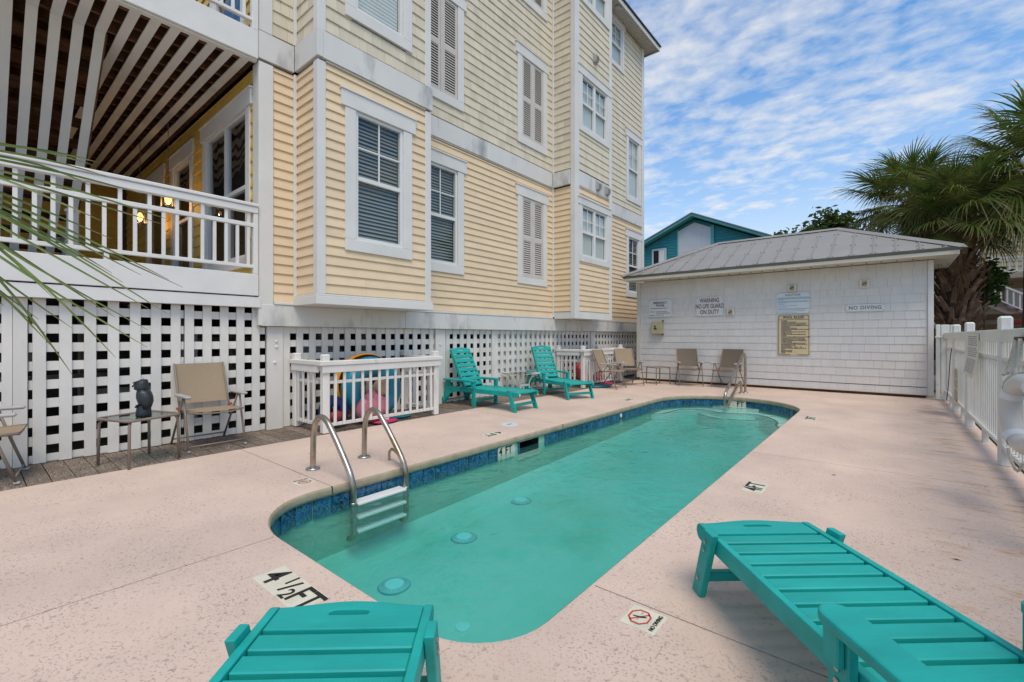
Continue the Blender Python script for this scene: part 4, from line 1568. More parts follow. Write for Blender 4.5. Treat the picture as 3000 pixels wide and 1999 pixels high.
def lattice(y0, y1, ztop, label, first=None, rows=None, xf=-6.15, slat=.088, pitch=.1772, backed=False, edge0=False, edge1=False):
    t = thing('lattice_panel', label, 'lattice', (xf, (y0 + y1) / 2, 0), group='white lattice under the house')
    y = first if first is not None else y0
    while y < y1 - .01:
        w_ = min(slat, y1 - y)
        place('lattice_slat', VS, t, Matrix.Translation((xf - random.uniform(0, .002), y, .004)) @ Matrix.Diagonal((1, w_, ztop - .004, 1)))
        y += pitch
    z = rows
    while z > -.1:
        h0 = max(z - .088, .004)
        place('lattice_slat', VS, t, Matrix.Translation((xf - .0205, y0, h0)) @ Matrix.Diagonal((1, y1 - y0, max(.01, z - h0), 1)))
        z -= .1765
    if backed:
        MB().box((xf - .075, y0, .01), (xf - .055, y1, ztop)).build('backing_board', 'lattice_paint', t)
    return t


def post_board(y0, y1, ztop, label, xf=-6.135):
    t = MB().cbox((xf - .06, y0, -.02), (xf, y1, ztop), .004).build('skirting_post', 'white_paint')
    tag(t, label, 'post', 'white skirting posts')


R1, R2 = 1.49, 1.323
lattice(-1.62, .287, 1.556, 'porch lattice panel at the left edge behind the cut-off chair', first=-1.55, rows=R1)
post_board(.290, .383, 1.556, 'narrow white board between the two leftmost lattice panels', xf=-6.14)
lattice(.390, 1.60, 1.556, 'wide porch lattice panel behind the black owl', first=.415, rows=R1)
lattice(1.607, 2.475, 1.556, 'porch lattice panel behind the sling chair beside the owl table', first=1.607, rows=R1 - .002)
post_board(2.49, 2.688, 1.322, 'wide white post with bolt heads at the porch corner')
lattice(2.695, 5.295, 1.322, 'long lattice panel behind the toy-filled railing box', first=2.695, rows=R2)
post_board(5.305, 5.535, 1.322, 'white post with cleats beside the left teal lounger')
lattice(5.545, 6.78, 1.322, 'lattice panel behind the left teal lounger', first=5.56, rows=R2)
post_board(6.785, 6.865, 1.322, 'slim white post between the two background loungers')
lattice(6.87, 9.32, 1.322, 'board-backed lattice behind the white side table', first=6.88, rows=R2, backed=True)
lattice(9.325, 10.70, 1.322, 'dark-gapped lattice behind the far railing box', first=9.34, rows=R2)
post_board(10.71, 10.86, 1.322, 'white post in the far lattice run')
lattice(10.87, 13.9, 1.322, 'far end lattice beside the pump house corner', first=10.89, rows=R2)
for yy, zz, lab in ((2.60, 1.13, 'topmost round cap on the porch corner post'), (2.60, 1.06, 'second round cap from the top of the porch corner post'), (2.58, .86, 'lowest round cap on the porch corner post'), (5.40, 1.05, 'upper white cleat on the post left of the loungers'), (5.42, .82, 'lower white cleat on the post left of the loungers')):
    c = MB().lathe([(.018, 0), (.018, .012), (.006, .018)], 10, T=Matrix.Translation((-6.135, yy, zz)) @ Matrix.Rotation(R(90), 4, 'Y'))
    tag(c.build('bolt_cap', 'white_paint'), lab, 'bolt cap', 'bolt caps on the skirting posts')

# ================================================================== storage boxes made of railing
def corral(xf, y0, y1, xb, label, left=True, right=True):
    """railing round a strip of walkway: front at X=xf between y0 and y1, sides back to xb"""
    t = thing('railing_enclosure', label, 'railing', ((xf + xb) / 2, (y0 + y1) / 2, 0), group='white railing enclosures')
    pw = .09

    def post(x, y, h=.975):
        p = MB().cbox((x - pw / 2, y - pw / 2, 0), (x + pw / 2, y + pw / 2, h), .012)
        p.build('post', 'white_paint', t)

    corners = [(xf - pw / 2, y0 + pw / 2), (xf - pw / 2, y1 - pw / 2)]
    for c in corners:
        post(*c)
    post(xb + pw / 2, y0 + pw / 2)
    if right:
        post(xb + pw / 2, y1 - pw / 2)

    def run(p0, p1, ax):
        # p0..p1 along axis ax; the other coordinate is the outer face
        if ax == 'y':
            x = xf
            cap = MB().cbox((x - pw - .01, p0 - .05, .838), (x + .035, p1 + .05, .893), .006)
            sk = MB().cbox((x, p0 - .02, .748), (x + .022, p1 + .02, .836), .004)
            mid = MB().cbox((x - .06, p0 + pw, .606), (x - .02, p1 - pw, .644), .004)
            low = MB().cbox((x - .06, p0 + pw, .080), (x - .02, p1 - pw, .120), .004)
            n = int((p1 - p0 - 2 * pw) / .125)
            for i in range(n):
                yy = p0 + pw + (p1 - p0 - 2 * pw) * (i + .5) / n + random.uniform(-.006, .006)
                ln = random.uniform(-.012, .012)
                b = MB().cbox((x - .019, -.018, .085), (x + .0, .018, .747), .003)
                b.v = [(vx, vy + yy + ln * (vz - .4), vz) for vx, vy, vz in b.v]
                b.build('baluster', 'white_paint', t)
        else:
            yv, sgn = p0[2], p0[1]
            a, b_ = p0[0], p1
            lo, hi = min(a, b_), max(a, b_)
            cap = MB().cbox((lo, min(yv - .035 * -sgn * -1, yv + pw), .8382) if sgn > 0 else (lo, yv - pw, .8382), (hi, yv + pw, .8932) if sgn > 0 else (hi, yv + .035, .8932), .006)
            sk = MB().cbox((lo + .02, yv - .022 if sgn > 0 else yv, .7485), (hi, yv if sgn > 0 else yv + .022, .8365), .004)
            mid = MB().cbox((lo + pw, yv + .02 if sgn > 0 else yv - .06, .606), (hi - pw, yv + .06 if sgn > 0 else yv - .02, .644), .004)
            low = MB().cbox((lo + pw, yv + .02 if sgn > 0 else yv - .06, .080), (hi - pw, yv + .06 if sgn > 0 else yv - .02, .120), .004)
            n = max(2, int((hi - lo - 2 * pw) / .115))
            for i in range(n):
                xx = lo + pw + (hi - lo - 2 * pw) * (i + .5) / n
                bb = MB().cbox((xx - .018, yv, .085), (xx + .018, yv + .019, .747), .003) if sgn > 0 else MB().cbox((xx - .018, yv - .019, .085), (xx + .018, yv, .747), .003)
                bb.build('baluster', 'white_paint', t)
        cap.build('cap_rail', 'white_paint', t)
        sk.build('rail_board', 'white_paint', t)
        mid.build('middle_rail', 'white_paint', t)
        low.build('bottom_rail', 'white_paint', t)

    run(y0, y1, 'y')
    run((xb, 1, y0), xf - pw - .012, 'x')
    if right:
        run((xb, -1, y1), xf - pw - .012, 'x')
    MB().cbox((xf - .06, (y0 + y1) / 2 - .03, 0), (xf - .01, (y0 + y1) / 2 + .03, .079), .003).build('foot_block', 'white_paint', t)
    return t


corral(-5.30, 2.80, 4.65, -6.13, 'white railing box holding a blue ring float and pink toys')
corral(-5.37, 9.05, 11.02, -6.13, 'white railing box with red spotted float behind the folding chairs')


def ellipsoid(mb, c, r, n=14, m=8, T=None):
    vs = []
    for i in range(m + 1):
        ph = math.pi * i / m
        for k in range(n):
            a = 2 * math.pi * k / n
            p = Vector((r[0] * math.sin(ph) * math.cos(a), r[1] * math.sin(ph) * math.sin(a), r[2] * math.cos(ph)))
            if T is not None:
                p = T @ p
            vs.append((c[0] + p.x, c[1] + p.y, c[2] + p.z))
    fs = [(i * n + k, i * n + (k + 1) % n, (i + 1) * n + (k + 1) % n, (i + 1) * n + k) for i in range(m) for k in range(n)]
    return mb.add(vs, fs)


def torus(mb, T, R0, r0, a0=0, a1=360, n=30, m=14, b0=0, b1=360):
    vs = []
    nn = n
    for i in range(nn + 1):
        a = R(a0 + (a1 - a0) * i / nn)
        for k in range(m + 1):
            b = R(b0 + (b1 - b0) * k / m)
            rr = R0 + r0 * math.cos(b)
            vs.append(T @ Vector((rr * math.cos(a), rr * math.sin(a), r0 * math.sin(b))))
    fs = [(i * (m + 1) + k, i * (m + 1) + k + 1, (i + 1) * (m + 1) + k + 1, (i + 1) * (m + 1) + k) for i in range(nn) for k in range(m)]
    return mb.add(vs, fs)


# inflatable ring with icing: front half blue, back half orange
T0 = Matrix.Translation((-5.70, 3.72, .46)) @ Matrix.Rotation(R(-8), 4, 'Z') @ Matrix.Rotation(R(82), 4, 'Y')
rg = thing('ring_float', 'large inflatable ring, blue with red sprinkles and orange back', 'pool float', (-5.72, 3.72, 0.003))
torus(MB(), T0, .30, .155, b0=15, b1=165).build('icing', 'float_blue', rg, smooth=True)
torus(MB(), Matrix.Translation((-.03, -.05, .035)) @ T0, .315, .150, b0=150, b1=395).build('dough', 'float_orange', rg, smooth=True)
spr = MB()
for i in range(34):
    a, b = random.uniform(0, 2 * math.pi), random.uniform(R(10), R(140))
    rr = .30 + .157 * math.cos(b)
    p = Vector((rr * math.cos(a), rr * math.sin(a), .157 * math.sin(b)))
    q = p + Vector((random.uniform(-.03, .03), random.uniform(-.03, .03), random.uniform(-.01, .01)))
    spr.tube([T0 @ p, T0 @ q], .0065, 5)
spr.build('sprinkles', 'red_print', rg)
pk = thing('pink_float', 'folded pink inflatable with scalloped frill in the railing box', 'pool float', (-5.52, 3.62, .003))
mb = MB()
ellipsoid(mb, (-5.50, 3.62, .20), (.11, .27, .20))
mb.build('body', 'float_pink', pk, smooth=True)
mb = MB()
for i in range(6):
    ellipsoid(mb, (-5.47 + .01 * (i % 2), 3.52 + i * .035, .36 + .05 * math.sin(i * 1.1)), (.05, .05, .075), 10, 6)
mb.build('frill', 'float_pink', pk, smooth=True)
tag(ellipsoid(MB(), (-5.55, 3.78, .47), (.10, .12, .12)).build('beach_ball', 'float_beige', smooth=True), 'beige inflated ball wedged above the pink float', 'ball')
bl = thing('navy_float', 'small navy and red inflatable beside the railing corner post', 'pool float', (-5.60, 3.08, .003))
torus(MB(), Matrix.Translation((-5.60, 3.10, .22)) @ Matrix.Rotation(R(75), 4, 'Y'), .13, .075, n=20, m=10).build('tube', 'float_navy', bl, smooth=True)
ellipsoid(MB(), (-5.50, 3.07, .17), (.05, .10, .07)).build('patch', 'float_red', bl, smooth=True)
tag(ellipsoid(MB(), (-5.36, 3.72, .03), (.12, .20, .028)).build('kickboard', 'toy_magenta', smooth=True), 'flat magenta toy poking out under the railing', 'toy')
tag(ellipsoid(MB(), (-5.62, 4.12, .02), (.18, .22, .018)).build('water_mat', 'toy_teal', smooth=True), 'crumpled teal water mat on the walkway inside the railing', 'water mat')
# red spotted float in the far box
rd = thing('spotted_float', 'red inflatable with white dots in the far railing box', 'pool float', (-5.72, 9.55, .003))
T1 = Matrix.Translation((-5.72, 9.55, .29)) @ Matrix.Rotation(R(20), 4, 'Z') @ Matrix.Rotation(R(80), 4, 'Y')
torus(MB(), T1, .18, .11).build('tube', 'float_red', rd, smooth=True)
dt = MB()
for i in range(60):
    a, b = random.uniform(0, 2 * math.pi), random.uniform(0, 2 * math.pi)
    rr = .18 + .112 * math.cos(b)
    ellipsoid(dt, T1 @ Vector((rr * math.cos(a), rr * math.sin(a), .112 * math.sin(b))), (.008, .008, .008), 6, 4)
dt.build('dots', 'float_white', rd)
tag(ellipsoid(MB(), (-5.62, 10.2, .17), (.10, .25, .15)).build('red_float', 'float_red', smooth=True), 'plain red inflatable behind the front railing of the far box', 'pool float')
for (x, y, rx, ry, mat, lab) in ((-5.20, 9.62, .16, .34, 'toy_teal', 'flat teal pool mat under the left folding chair'), (-5.30, 10.02, .14, .22, 'toy_magenta', 'flat red pool mat behind the folding chairs'), (-5.22, 9.40, .10, .16, 'float_blue', 'folded blue pool mat at the railing box corner')):
    o = ellipsoid(MB(), (x, y, .025 if mat != 'toy_magenta' else .04), (rx, ry, .022 if mat != 'toy_magenta' else .036)).build('pool_mat', mat, smooth=True)
    tag(o, lab, 'pool mat')


# ================================================================== teal loungers
def plate_hole(mb, outer, inner, z0, z1):
    """flat plate with a hole; outer and inner loops have the same number of points"""
    n = len(outer)
    vs = [(x, y, z1) for x, y in outer] + [(x, y, z1) for x, y in inner] + [(x, y, z0) for x, y in outer] + [(x, y, z0) for x, y in inner]
    fs = []
    for k in range(n):
        j = (k + 1) % n
        fs += [(k, j, n + j, n + k), (2 * n + k, 3 * n + k, 3 * n + j, 2 * n + j), (k, 2 * n + k, 2 * n + j, j), (n + k, n + j, 3 * n + j, 3 * n + k)]
    return mb.add(vs, fs)


def handle_slat(hw, d, bulge):
    """slat with a bulging front edge (+x) and a slot"""
    top_ = [(bulge * math.cos(math.pi * t * .5) ** 1.5 if abs(t) < 1 else 0, hw * t) for t in [-1 + i / 8 for i in range(17)]]
    outer = [(-d, -hw)] + [(x, y) for x, y in top_] + [(-d, hw)]
    n = len(outer)
    inner = []
    cx_, rr, hl = -d * .30 + .004, .014, .058
    for k, (x, y) in enumerate(outer):
        if k == 0:
            inner.append((cx_ - rr, -hl))
        elif k == n - 1:
            inner.append((cx_ - rr, hl))
        else:
            t = -1 + (k - 1) / 8
            yy = hl * 1.15 * t
            xx = cx_ + rr * math.sqrt(max(0, 1 - max(0, abs(t) - .55) ** 2 / .2025))
            inner.append((xx, yy))
    return outer, inner


def lounger(label, loc, rz, back_deg):
    t = thing('chaise_lounger', label, 'lounger', loc, rz, 'teal slatted pool loungers')
    TP = 'teal_plastic'

    def B(mb, name, mat=TP, parent=None, smooth=False):
        o = mb.build(name, mat, parent or t, smooth, local=True)
        if name in ('armrest', 'side_rail', 'foot_leg', 'rear_leg', 'foot_slat', 'head_slat'):
            bv = o.modifiers.new('bevel', 'BEVEL')
            bv.width = .008 if name == 'armrest' else .004
            bv.segments = 2
            bv.limit_method = 'ANGLE'
        return o

    rail_p = [(-1.60, .236), (-1.60, .312)] + [(.03, .312)] + [(.03 + .038 * math.sin(R(a)), .274 + .038 * math.cos(R(a))) for a in range(15, 180, 15)] + [(.03, .236)]
    for s in (-1, 1):
        B(MB().prism(rail_p, .028, 'y', .237 if s > 0 else -.265), 'side_rail')
    x = -.062
    o, i = handle_slat(.235, .115, .032)
    sl = plate_hole(MB(), [(px + .045, py) for px, py in o], [(px + .045, py) for px, py in i], .286, .308)
    B(sl, 'foot_slat')
    sm = MB().cbox((-.0338, -.2355, .258), (.0338, .2355, .306), .004).mesh('slat', TP)
    x = -.121
    while x > -1.13:
        p = place('slat', sm, t, Matrix.Translation((x, 0, 0)), local=True)
        x -= .0895
    # foot legs
    for s in (-1, 1):
        y0, y1 = (.2665, .297) if s > 0 else (-.297, -.2665)
        p = [(-.160, .335), (-.080, .335), (.045, 0), (-.035, 0)]
        lg = B(MB().prism(p, y1 - y0, 'y', y0), 'foot_leg')
        for (bx, bz) in ((-.095, .285), (-.085, .245), (-.02, .085)):
            B(MB().lathe([(.011, 0), (.011, .004), (.004, .006)], 8, T=Matrix.Translation((bx, s * .297, bz)) @ Matrix.Rotation(R(-90 * s), 4, 'X')), 'bolt', 'steel_bolt', lg)
    B(MB().cbox((-.055, -.266, .082), (-.02, .266, .125), .004), 'foot_stretcher')
    # arm legs
    for s in (-1, 1):
        y0, y1 = (.2665, .297) if s > 0 else (-.297, -.2665)
        lg = B(MB().cbox((-.925, y0, 0), (-.847, y1, .418), .004), 'arm_leg')
        for bz in (.06, .26, .30):
            B(MB().lathe([(.011, 0), (.011, .004), (.004, .006)], 8, T=Matrix.Translation((-.885, s * .297, bz)) @ Matrix.Rotation(R(-90 * s), 4, 'X')), 'bolt', 'steel_bolt', lg)
        B(MB().cbox((-.915, y1 if s > 0 else y0 - .022, .31), (-.857, y1 + .022 if s > 0 else y0, .418), .004), 'arm_bracket', TP, lg)
        yc = s * .292
        arm_o = [(-1.585, yc - .045), (-1.56, yc - .052), (-.94, yc - .052)] + [(-.892 + .052 * math.sin(R(a)), yc - .052 * math.cos(R(a))) for a in range(0, 181, 20)] + [(-.94, yc + .052), (-1.56, yc + .052), (-1.585, yc + .045)]
        B(MB().prism(arm_o, .032, 'z', .419), 'armrest')
        rear = [(-1.56, .418), (-1.46, .418), (-1.43, .320), (-1.22, .312), (-1.22, .24), (-1.36, .228), (-1.46, .18), (-1.53, .10), (-1.56, .045), (-1.61, .022), (-1.66, .05), (-1.655, .10), (-1.60, .24)]
        B(MB().prism(rear, y1 - y0, 'y', y0), 'rear_leg')
        yw = s * .318
        Tw = Matrix.Translation((-1.625, yw, .062)) @ Matrix.Rotation(R(90), 4, 'X')
        wh = B(MB().lathe([(.040, -.018), (.058, -.018), (.062, -.012), (.062, .012), (.058, .018), (.040, .018)], 24, T=Tw), 'wheel', 'teal_plastic_end')
        sp = MB()
        for k in range(6):
            a = math.pi * k / 3
            sp.tube([Tw @ Vector((0, 0, 0)), Tw @ Vector((.042 * math.cos(a), .042 * math.sin(a), 0))], .006, 6)
        sp.lathe([(.014, -.02), (.014, .02)], 10, T=Tw)
        B(sp, 'wheel_spokes', 'black_print', wh)
    B(MB().cbox((-.90, -.266, .085), (-.865, .266, .125), .004), 'arm_stretcher')
    B(MB().tube([(-1.625, -.32, .062), (-1.625, .32, .062)], .009, 8), 'axle', 'steel_bolt')
    # backrest
    Tb = Matrix.Translation((-1.18, 0, .300)) @ Matrix.Rotation(R(back_deg), 4, 'Y') @ Matrix.Rotation(R(180), 4, 'Z')
    back = B(MB().cbox((-.10, .208, -.02), (.74, .234, .045), .006, Tb), 'backrest')
    B(MB().cbox((-.10, -.234, -.02), (.74, -.208, .045), .006, Tb), 'back_rail', TP, back)
    bm_ = MB().cbox((-.0345, -.207, .018), (.0345, .207, .042), .004)
    bs = bm_.mesh('back_slat', TP)
    for k in range(7):
        place('back_slat', bs, back, Tb @ Matrix.Translation((.055 + k * .0895, 0, 0)), local=True)
    o, i = handle_slat(.207, .085, .035)
    B(plate_hole(MB(), [(px + .735, py) for px, py in o], [(px + .735, py) for px, py in i], .022, .042), 'head_slat', TP, back)
    hs = back.children[-1]
    hs.matrix_basis = Tb
    if back_deg > 20:
        for s in (-1, 1):
            a = Tb @ Vector((.32, s * .2, -.02))
            B(MB().tube([tuple(a), (-1.46, s * .2, .27)], .010, 8), 'back_prop', TP, back)
    return t


ang = math.atan2(.75, -.66)
lounger('teal lounger seen from its head end, bottom left of centre', (-1.335, .787, 0), ang, 0)
lounger('teal lounger at the lower right with its armrest showing', (-.471, 2.378, 0), ang, 0)
lounger('teal lounger with raised back nearest the toy railing box', (-4.52, 5.795, 0), R(0.5), 62)
lounger('teal lounger with raised back turned toward the far chairs', (-4.523, 7.498, 0), math.atan2(-.408, .913), 62)


# ================================================================== folding sling chairs
def fold_chair(label, loc, rz, sling='sling', proto=None):
    t = thing('folding_chair', label, 'chair', loc, rz, 'folding sling chairs')
    W = .265
    r = .0115

    def B(mb, name, mat='taupe_frame', parent=None, smooth=True):
        return mb.build(name, mat, parent or t, smooth, local=True)

    for s in (-1, 1):
        y = s * W
        B(MB().tube([(0, y, 0), (-.095, y, .30), (-.165, y, .545)], r, 8), 'front_leg')
        B(MB().tube([(-.64, y * .98, 0), (-.40, y * .98, .30), (-.205, y * .98, .545)], r, 8), 'rear_leg')
        B(MB().cbox((-.40, y - .028, .548), (.0, y + .028, .578), .011), 'armrest', 'arm_grey', None, False)
        B(MB().cbox((-.02, y - .012, -.001), (.02, y + .012, .02), .005), 'foot_cap', 'arm_grey', None, False)
        B(MB().tube([(.01, y * .9, .405), (-.44, y * .9, .385)], r, 8), 'seat_rail')
        B(MB().tube([(-.38, y * .9, .36), (-.46, y * .9, .52), (-.60, y * .9, .87), (-.615, y * .9, .885)], r, 8), 'back_rail')
        B(MB().cbox((-.43, y * .94 - .02, .40), (-.385, y * .94 + .02, .425), .004), 'hinge_clip', 'red_clip', None, False)
    B(MB().tube([(-.012, -W, .055), (-.012, W, .055)], .008, 8), 'front_stretcher')
    B(MB().tube([(-.60, -W, .055), (-.60, W, .055)], .008, 8), 'rear_stretcher')
    B(MB().tube([(0, -W * .88, .40), (-.004, -.12, .380), (-.004, .12, .380), (0, W * .88, .40)], .009, 8), 'seat_bar')
    # slings
    n = 8
    se = MB()
    for i in range(n + 1):
        x = .005 - .44 * i / n
        for k in range(n + 1):
            v = -1 + 2 * k / n
            se.v.append((x, v * W * .88, .410 - .018 * (i / n) - .022 * (1 - v * v) * math.sin(math.pi * (.15 + .85 * i / n))))
    for i in range(n):
        for k in range(n):
            se.f.append((i * (n + 1) + k, i * (n + 1) + k + 1, (i + 1) * (n + 1) + k + 1, (i + 1) * (n + 1) + k))
    B(se, 'seat_sling', sling)
    be = MB()
    for i in range(n + 1):
        q = i / n
        x = -.435 - .175 * q - .02 * q * (1 - q)
        z = .455 + .43 * q
        for k in range(n + 1):
            v = -1 + 2 * k / n
            be.v.append((x - .03 * (1 - v * v) * math.sin(math.pi * (.2 + .6 * (1 - q))), v * W * .93, z))
    for i in range(n):
        for k in range(n):
            be.f.append((i * (n + 1) + k, i * (n + 1) + k + 1, (i + 1) * (n + 1) + k + 1, (i + 1) * (n + 1) + k))
    B(be, 'back_sling', sling)
    return t


def chair_at(label, fl, fr, sling='sling'):
    """front feet given as chair's left and right, seen from the sitter"""
    a, b = Vector(fl), Vector(fr)
    c = (a + b) / 2
    lat = (a - b).normalized()          # points to the sitter's left (+y local)
    rz = math.atan2(-lat.x, lat.y)
    return fold_chair(label, (c.x, c.y, 0.002), rz, sling)


chair_at('tan sling chair facing the pool beside the owl table', (-5.515, 2.0), (-5.515, 1.48))
chair_at('tan sling chair cut off by the left edge of the photo', (-5.95, .36), (-5.44, .28))
chair_at('folding chair in profile nearest the right background lounger', (-4.69, 9.80), (-4.67, 9.29))
chair_at('folding chair in front of the far railing box, turned toward the pool', (-4.559, 10.486), (-4.89, 10.09))
chair_at('dark sling chair against the pump house facing the camera squarely', (-3.39, 11.19), (-3.855, 10.93), 'sling_dark')
chair_at('dark sling chair behind the curved stainless grab rail', (-2.70, 11.11), (-3.19, 11.17), 'sling_dark')


# ================================================================== side tables
def glass_table(label, loc, rz, s=.45, h=.43, top='table_glass'):
    t = thing('side_table', label, 'table', loc, rz)
    a = s / 2

    def rr(q, rc=.06, z=h):
        pts = []
        for cx_, cy_, a0 in ((q - rc, q - rc, 0), (-q + rc, q - rc, 90), (-q + rc, -q + rc, 180), (q - rc, -q + rc, 270)):
            pts += [(cx_ + rc * math.cos(R(a0 + d)), cy_ + rc * math.sin(R(a0 + d)), z) for d in range(0, 91, 15)]
        return pts
    MB().tube(rr(a), .013, 8, closed=True).build('top_frame', 'taupe_frame', t, True, True)
    g_ = rr(a - .008, z=0)
    mb = MB().prism([(x, y) for x, y, z in g_], .006, 'z', h - .001)
    mb.build('glass_top', top, t, False, True)
    for sx in (-1, 1):
        for sy in (-1, 1):
            e = a - .022
            pts = [(sx * (e - .05), sy * (e - .05), h - .004), (sx * (e - .015), sy * (e - .015), h - .012), (sx * e, sy * e, h - .05), (sx * (e + .006), sy * (e + .006), 0)]
            MB().tube(pts, .0125, 8).build('leg', 'taupe_frame', t, True, True)
    return t


glass_table('glass-topped taupe side table under the black owl', (-5.535, 1.083, .002), R(20), .47, .43)
glass_table('small taupe side table between the far folding chairs', (-4.48, 11.17, .0), R(-31.5), .44, .42, 'taupe_frame')

wtb = thing('white_side_table', 'white metal side table with glass top between the teal loungers', 'table', (-5.78, 7.27, .002), R(-12))
MB().tube([(sx * .27, sy * .27, .44) for sx, sy in ((1, 1), (-1, 1), (-1, -1), (1, -1))], .016, 8, closed=True).build('top_frame', 'white_alu', wtb, True, True)
MB().box((-.265, -.265, .437), (.265, .265, .443)).build('glass_top', 'table_glass', wtb, False, True)
for sx in (-1, 1):
    for sy in (-1, 1):
        pts = smooth_line([(sx * .25, sy * .25, .43), (sx * .17, sy * .17, .39), (sx * .12, sy * .12, .28), (sx * .115, sy * .115, .18), (sx * .15, sy * .15, .07), (sx * .25, sy * .25, .005)], 4)
        MB().tube(pts, .013, 8).build('leg', 'white_alu', wtb, True, True)
for a, b in (((-.115, -.115), (.115, -.115)), ((-.115, .115), (.115, .115)), ((-.115, -.115), (-.115, .115)), ((.115, -.115), (.115, .115))):
    MB().box((min(a[0], b[0]) - .006, min(a[1], b[1]) - .006, .19), (max(a[0], b[0]) + .006, max(a[1], b[1]) + .006, .225)).build('apron', 'white_alu', wtb, False, True)

# ================================================================== owl decoy
ow = thing('owl_decoy', 'black plastic owl decoy standing on the glass side table', 'owl statue', (-5.47, 1.10, .437), R(-112))
ow.scale = (.78, .74, 1.0)


def blob(rings, n=18):
    """rings of (cx, cy, rx, ry, z)"""
    mb = MB()
    for cx_, cy_, rx, ry, z in rings:
        for k in range(n):
            a = 2 * math.pi * k / n
            mb.v.append((cx_ + rx * math.cos(a), cy_ + ry * math.sin(a), z))
    for i in range(len(rings) - 1):
        for k in range(n):
            mb.f.append((i * n + k, i * n + (k + 1) % n, (i + 1) * n + (k + 1) % n, (i + 1) * n + k))
    mb.f.append(tuple(range(n))[::-1])
    mb.f.append(tuple((len(rings) - 1) * n + k for k in range(n)))
    return mb


st_ = blob([(0, 0, .078, .076, 0), (0, 0, .080, .078, .02), (.0, 0, .074, .072, .07), (-.004, 0, .068, .066, .098), (-.01, 0, .05, .05, .108)])
st_.build('stump', 'owl_base', ow, True, True)
bd = blob([(-.02, 0, .035, .04, .06), (-.022, 0, .058, .066, .09), (-.018, 0, .080, .086, .14), (-.010, 0, .085, .092, .18), (-.004, 0, .078, .088, .22), (.004, 0, .062, .076, .25), (.008, 0, .05, .06, .262)])
bd.build('body', 'owl_black', ow, True, True)
hd = blob([(.016, 0, .060, .066, .250), (.018, 0, .078, .082, .262), (.020, 0, .074, .080, .29), (.018, 0, .066, .074, .315), (.010, 0, .054, .064, .335), (.0, 0, .036, .044, .350)])
head = hd.build('head', 'owl_black', ow, True, True)
for s in (-1, 1):
    ea = MB()
    ea.add([(.045, s * .03, .325), (.02, s * .068, .318), (-.02, s * .055, .33), (.012, s * .060, .358)], [(0, 1, 3), (1, 2, 3), (2, 0, 3), (0, 2, 1)])
    ea.build('ear_tuft', 'owl_black', head, False, True)
    ellipsoid(MB(), (.080, s * .032, .302), (.014, .018, .018), 10, 6).build('eye', 'owl_base', head, True, True)
    wg = blob([(-.03, s * .070, .020, .012, .07), (-.028, s * .086, .045, .020, .12), (-.022, s * .090, .060, .022, .17), (-.012, s * .082, .05, .018, .225), (0, s * .07, .02, .01, .25)], 12)
    wg.build('wing', 'owl_black', ow, True, True)
    ft = MB()
    for k in (-1, 0, 1):
        ft.tube([(.03, s * .03, .115), (.062, s * .03 + k * .014, .108), (.074, s * .03 + k * .018, .088)], .008, 6)
    ft.build('claw', 'owl_base', ow, True, True)
bk = MB().add([(.088, -.014, .296), (.088, .014, .296), (.090, 0, .312), (.118, 0, .288), (.106, 0, .276)], [(0, 2, 3), (2, 1, 3), (1, 4, 3), (4, 0, 3), (0, 1, 2), (0, 4, 1)])
bk.build('beak', 'owl_base', head, False, True)
br_ = MB().prism([(.05, .320), (.098, .318), (.092, .330), (.05, .340)], .11, 'y', -.055)
br_.build('brow', 'owl_black', head, False, True)

# ================================================================== pool ladder and grab rail
ld_ = thing('pool_ladder', 'stainless pool ladder with white treads and tall hand loops', 'ladder', (-4.0, 2.27, 0))
for y in (2.014, 2.534):
    path = smooth_line([(-4.0, y, -.01), (-3.995, y, .18), (-3.985, y, .33), (-3.945, y, .43), (-3.86, y, .487), (-3.76, y, .465), (-3.68, y, .40), (-3.55, y, .27), (-3.40, y, .10), (-3.345, y, -.01), (-3.335, y, -.15), (-3.33, y, -.38), (-3.345, y, -.44), (-3.40, y, -.455)], 4)
    rl = MB().tube(path, .0255, 12).build('rail', 'stainless', ld_, True)
    MB().lathe([(.062, -.002), (.060, .012), (.045, .018), (.024, .020)], 24, (-4.0, y, 0)).build('flange', 'flange', rl, True)
    MB().lathe([(.026, 0), (.026, .02)], 14, (-3.335, y, -.165)).build('collar', 'flange', rl, True)
for z in (-.160, -.272, -.384):
    MB().cbox((-3.40, 2.036, z - .012), (-3.29, 2.512, z + .012), .006).build('tread', 'white_alu', ld_)
hp = smooth_line([(-3.72, 2.63, 0), (-3.72, 2.63, .07), (-3.70, 2.63, .10), (-3.66, 2.63, .115), (-3.52, 2.60, .085), (-3.40, 2.575, .045)], 4)
tag(MB().tube(hp, .013, 10).build('safety_hook', 'stainless', None, True), 'short bent steel bar rising from the deck beside the ladder', 'steel bar')

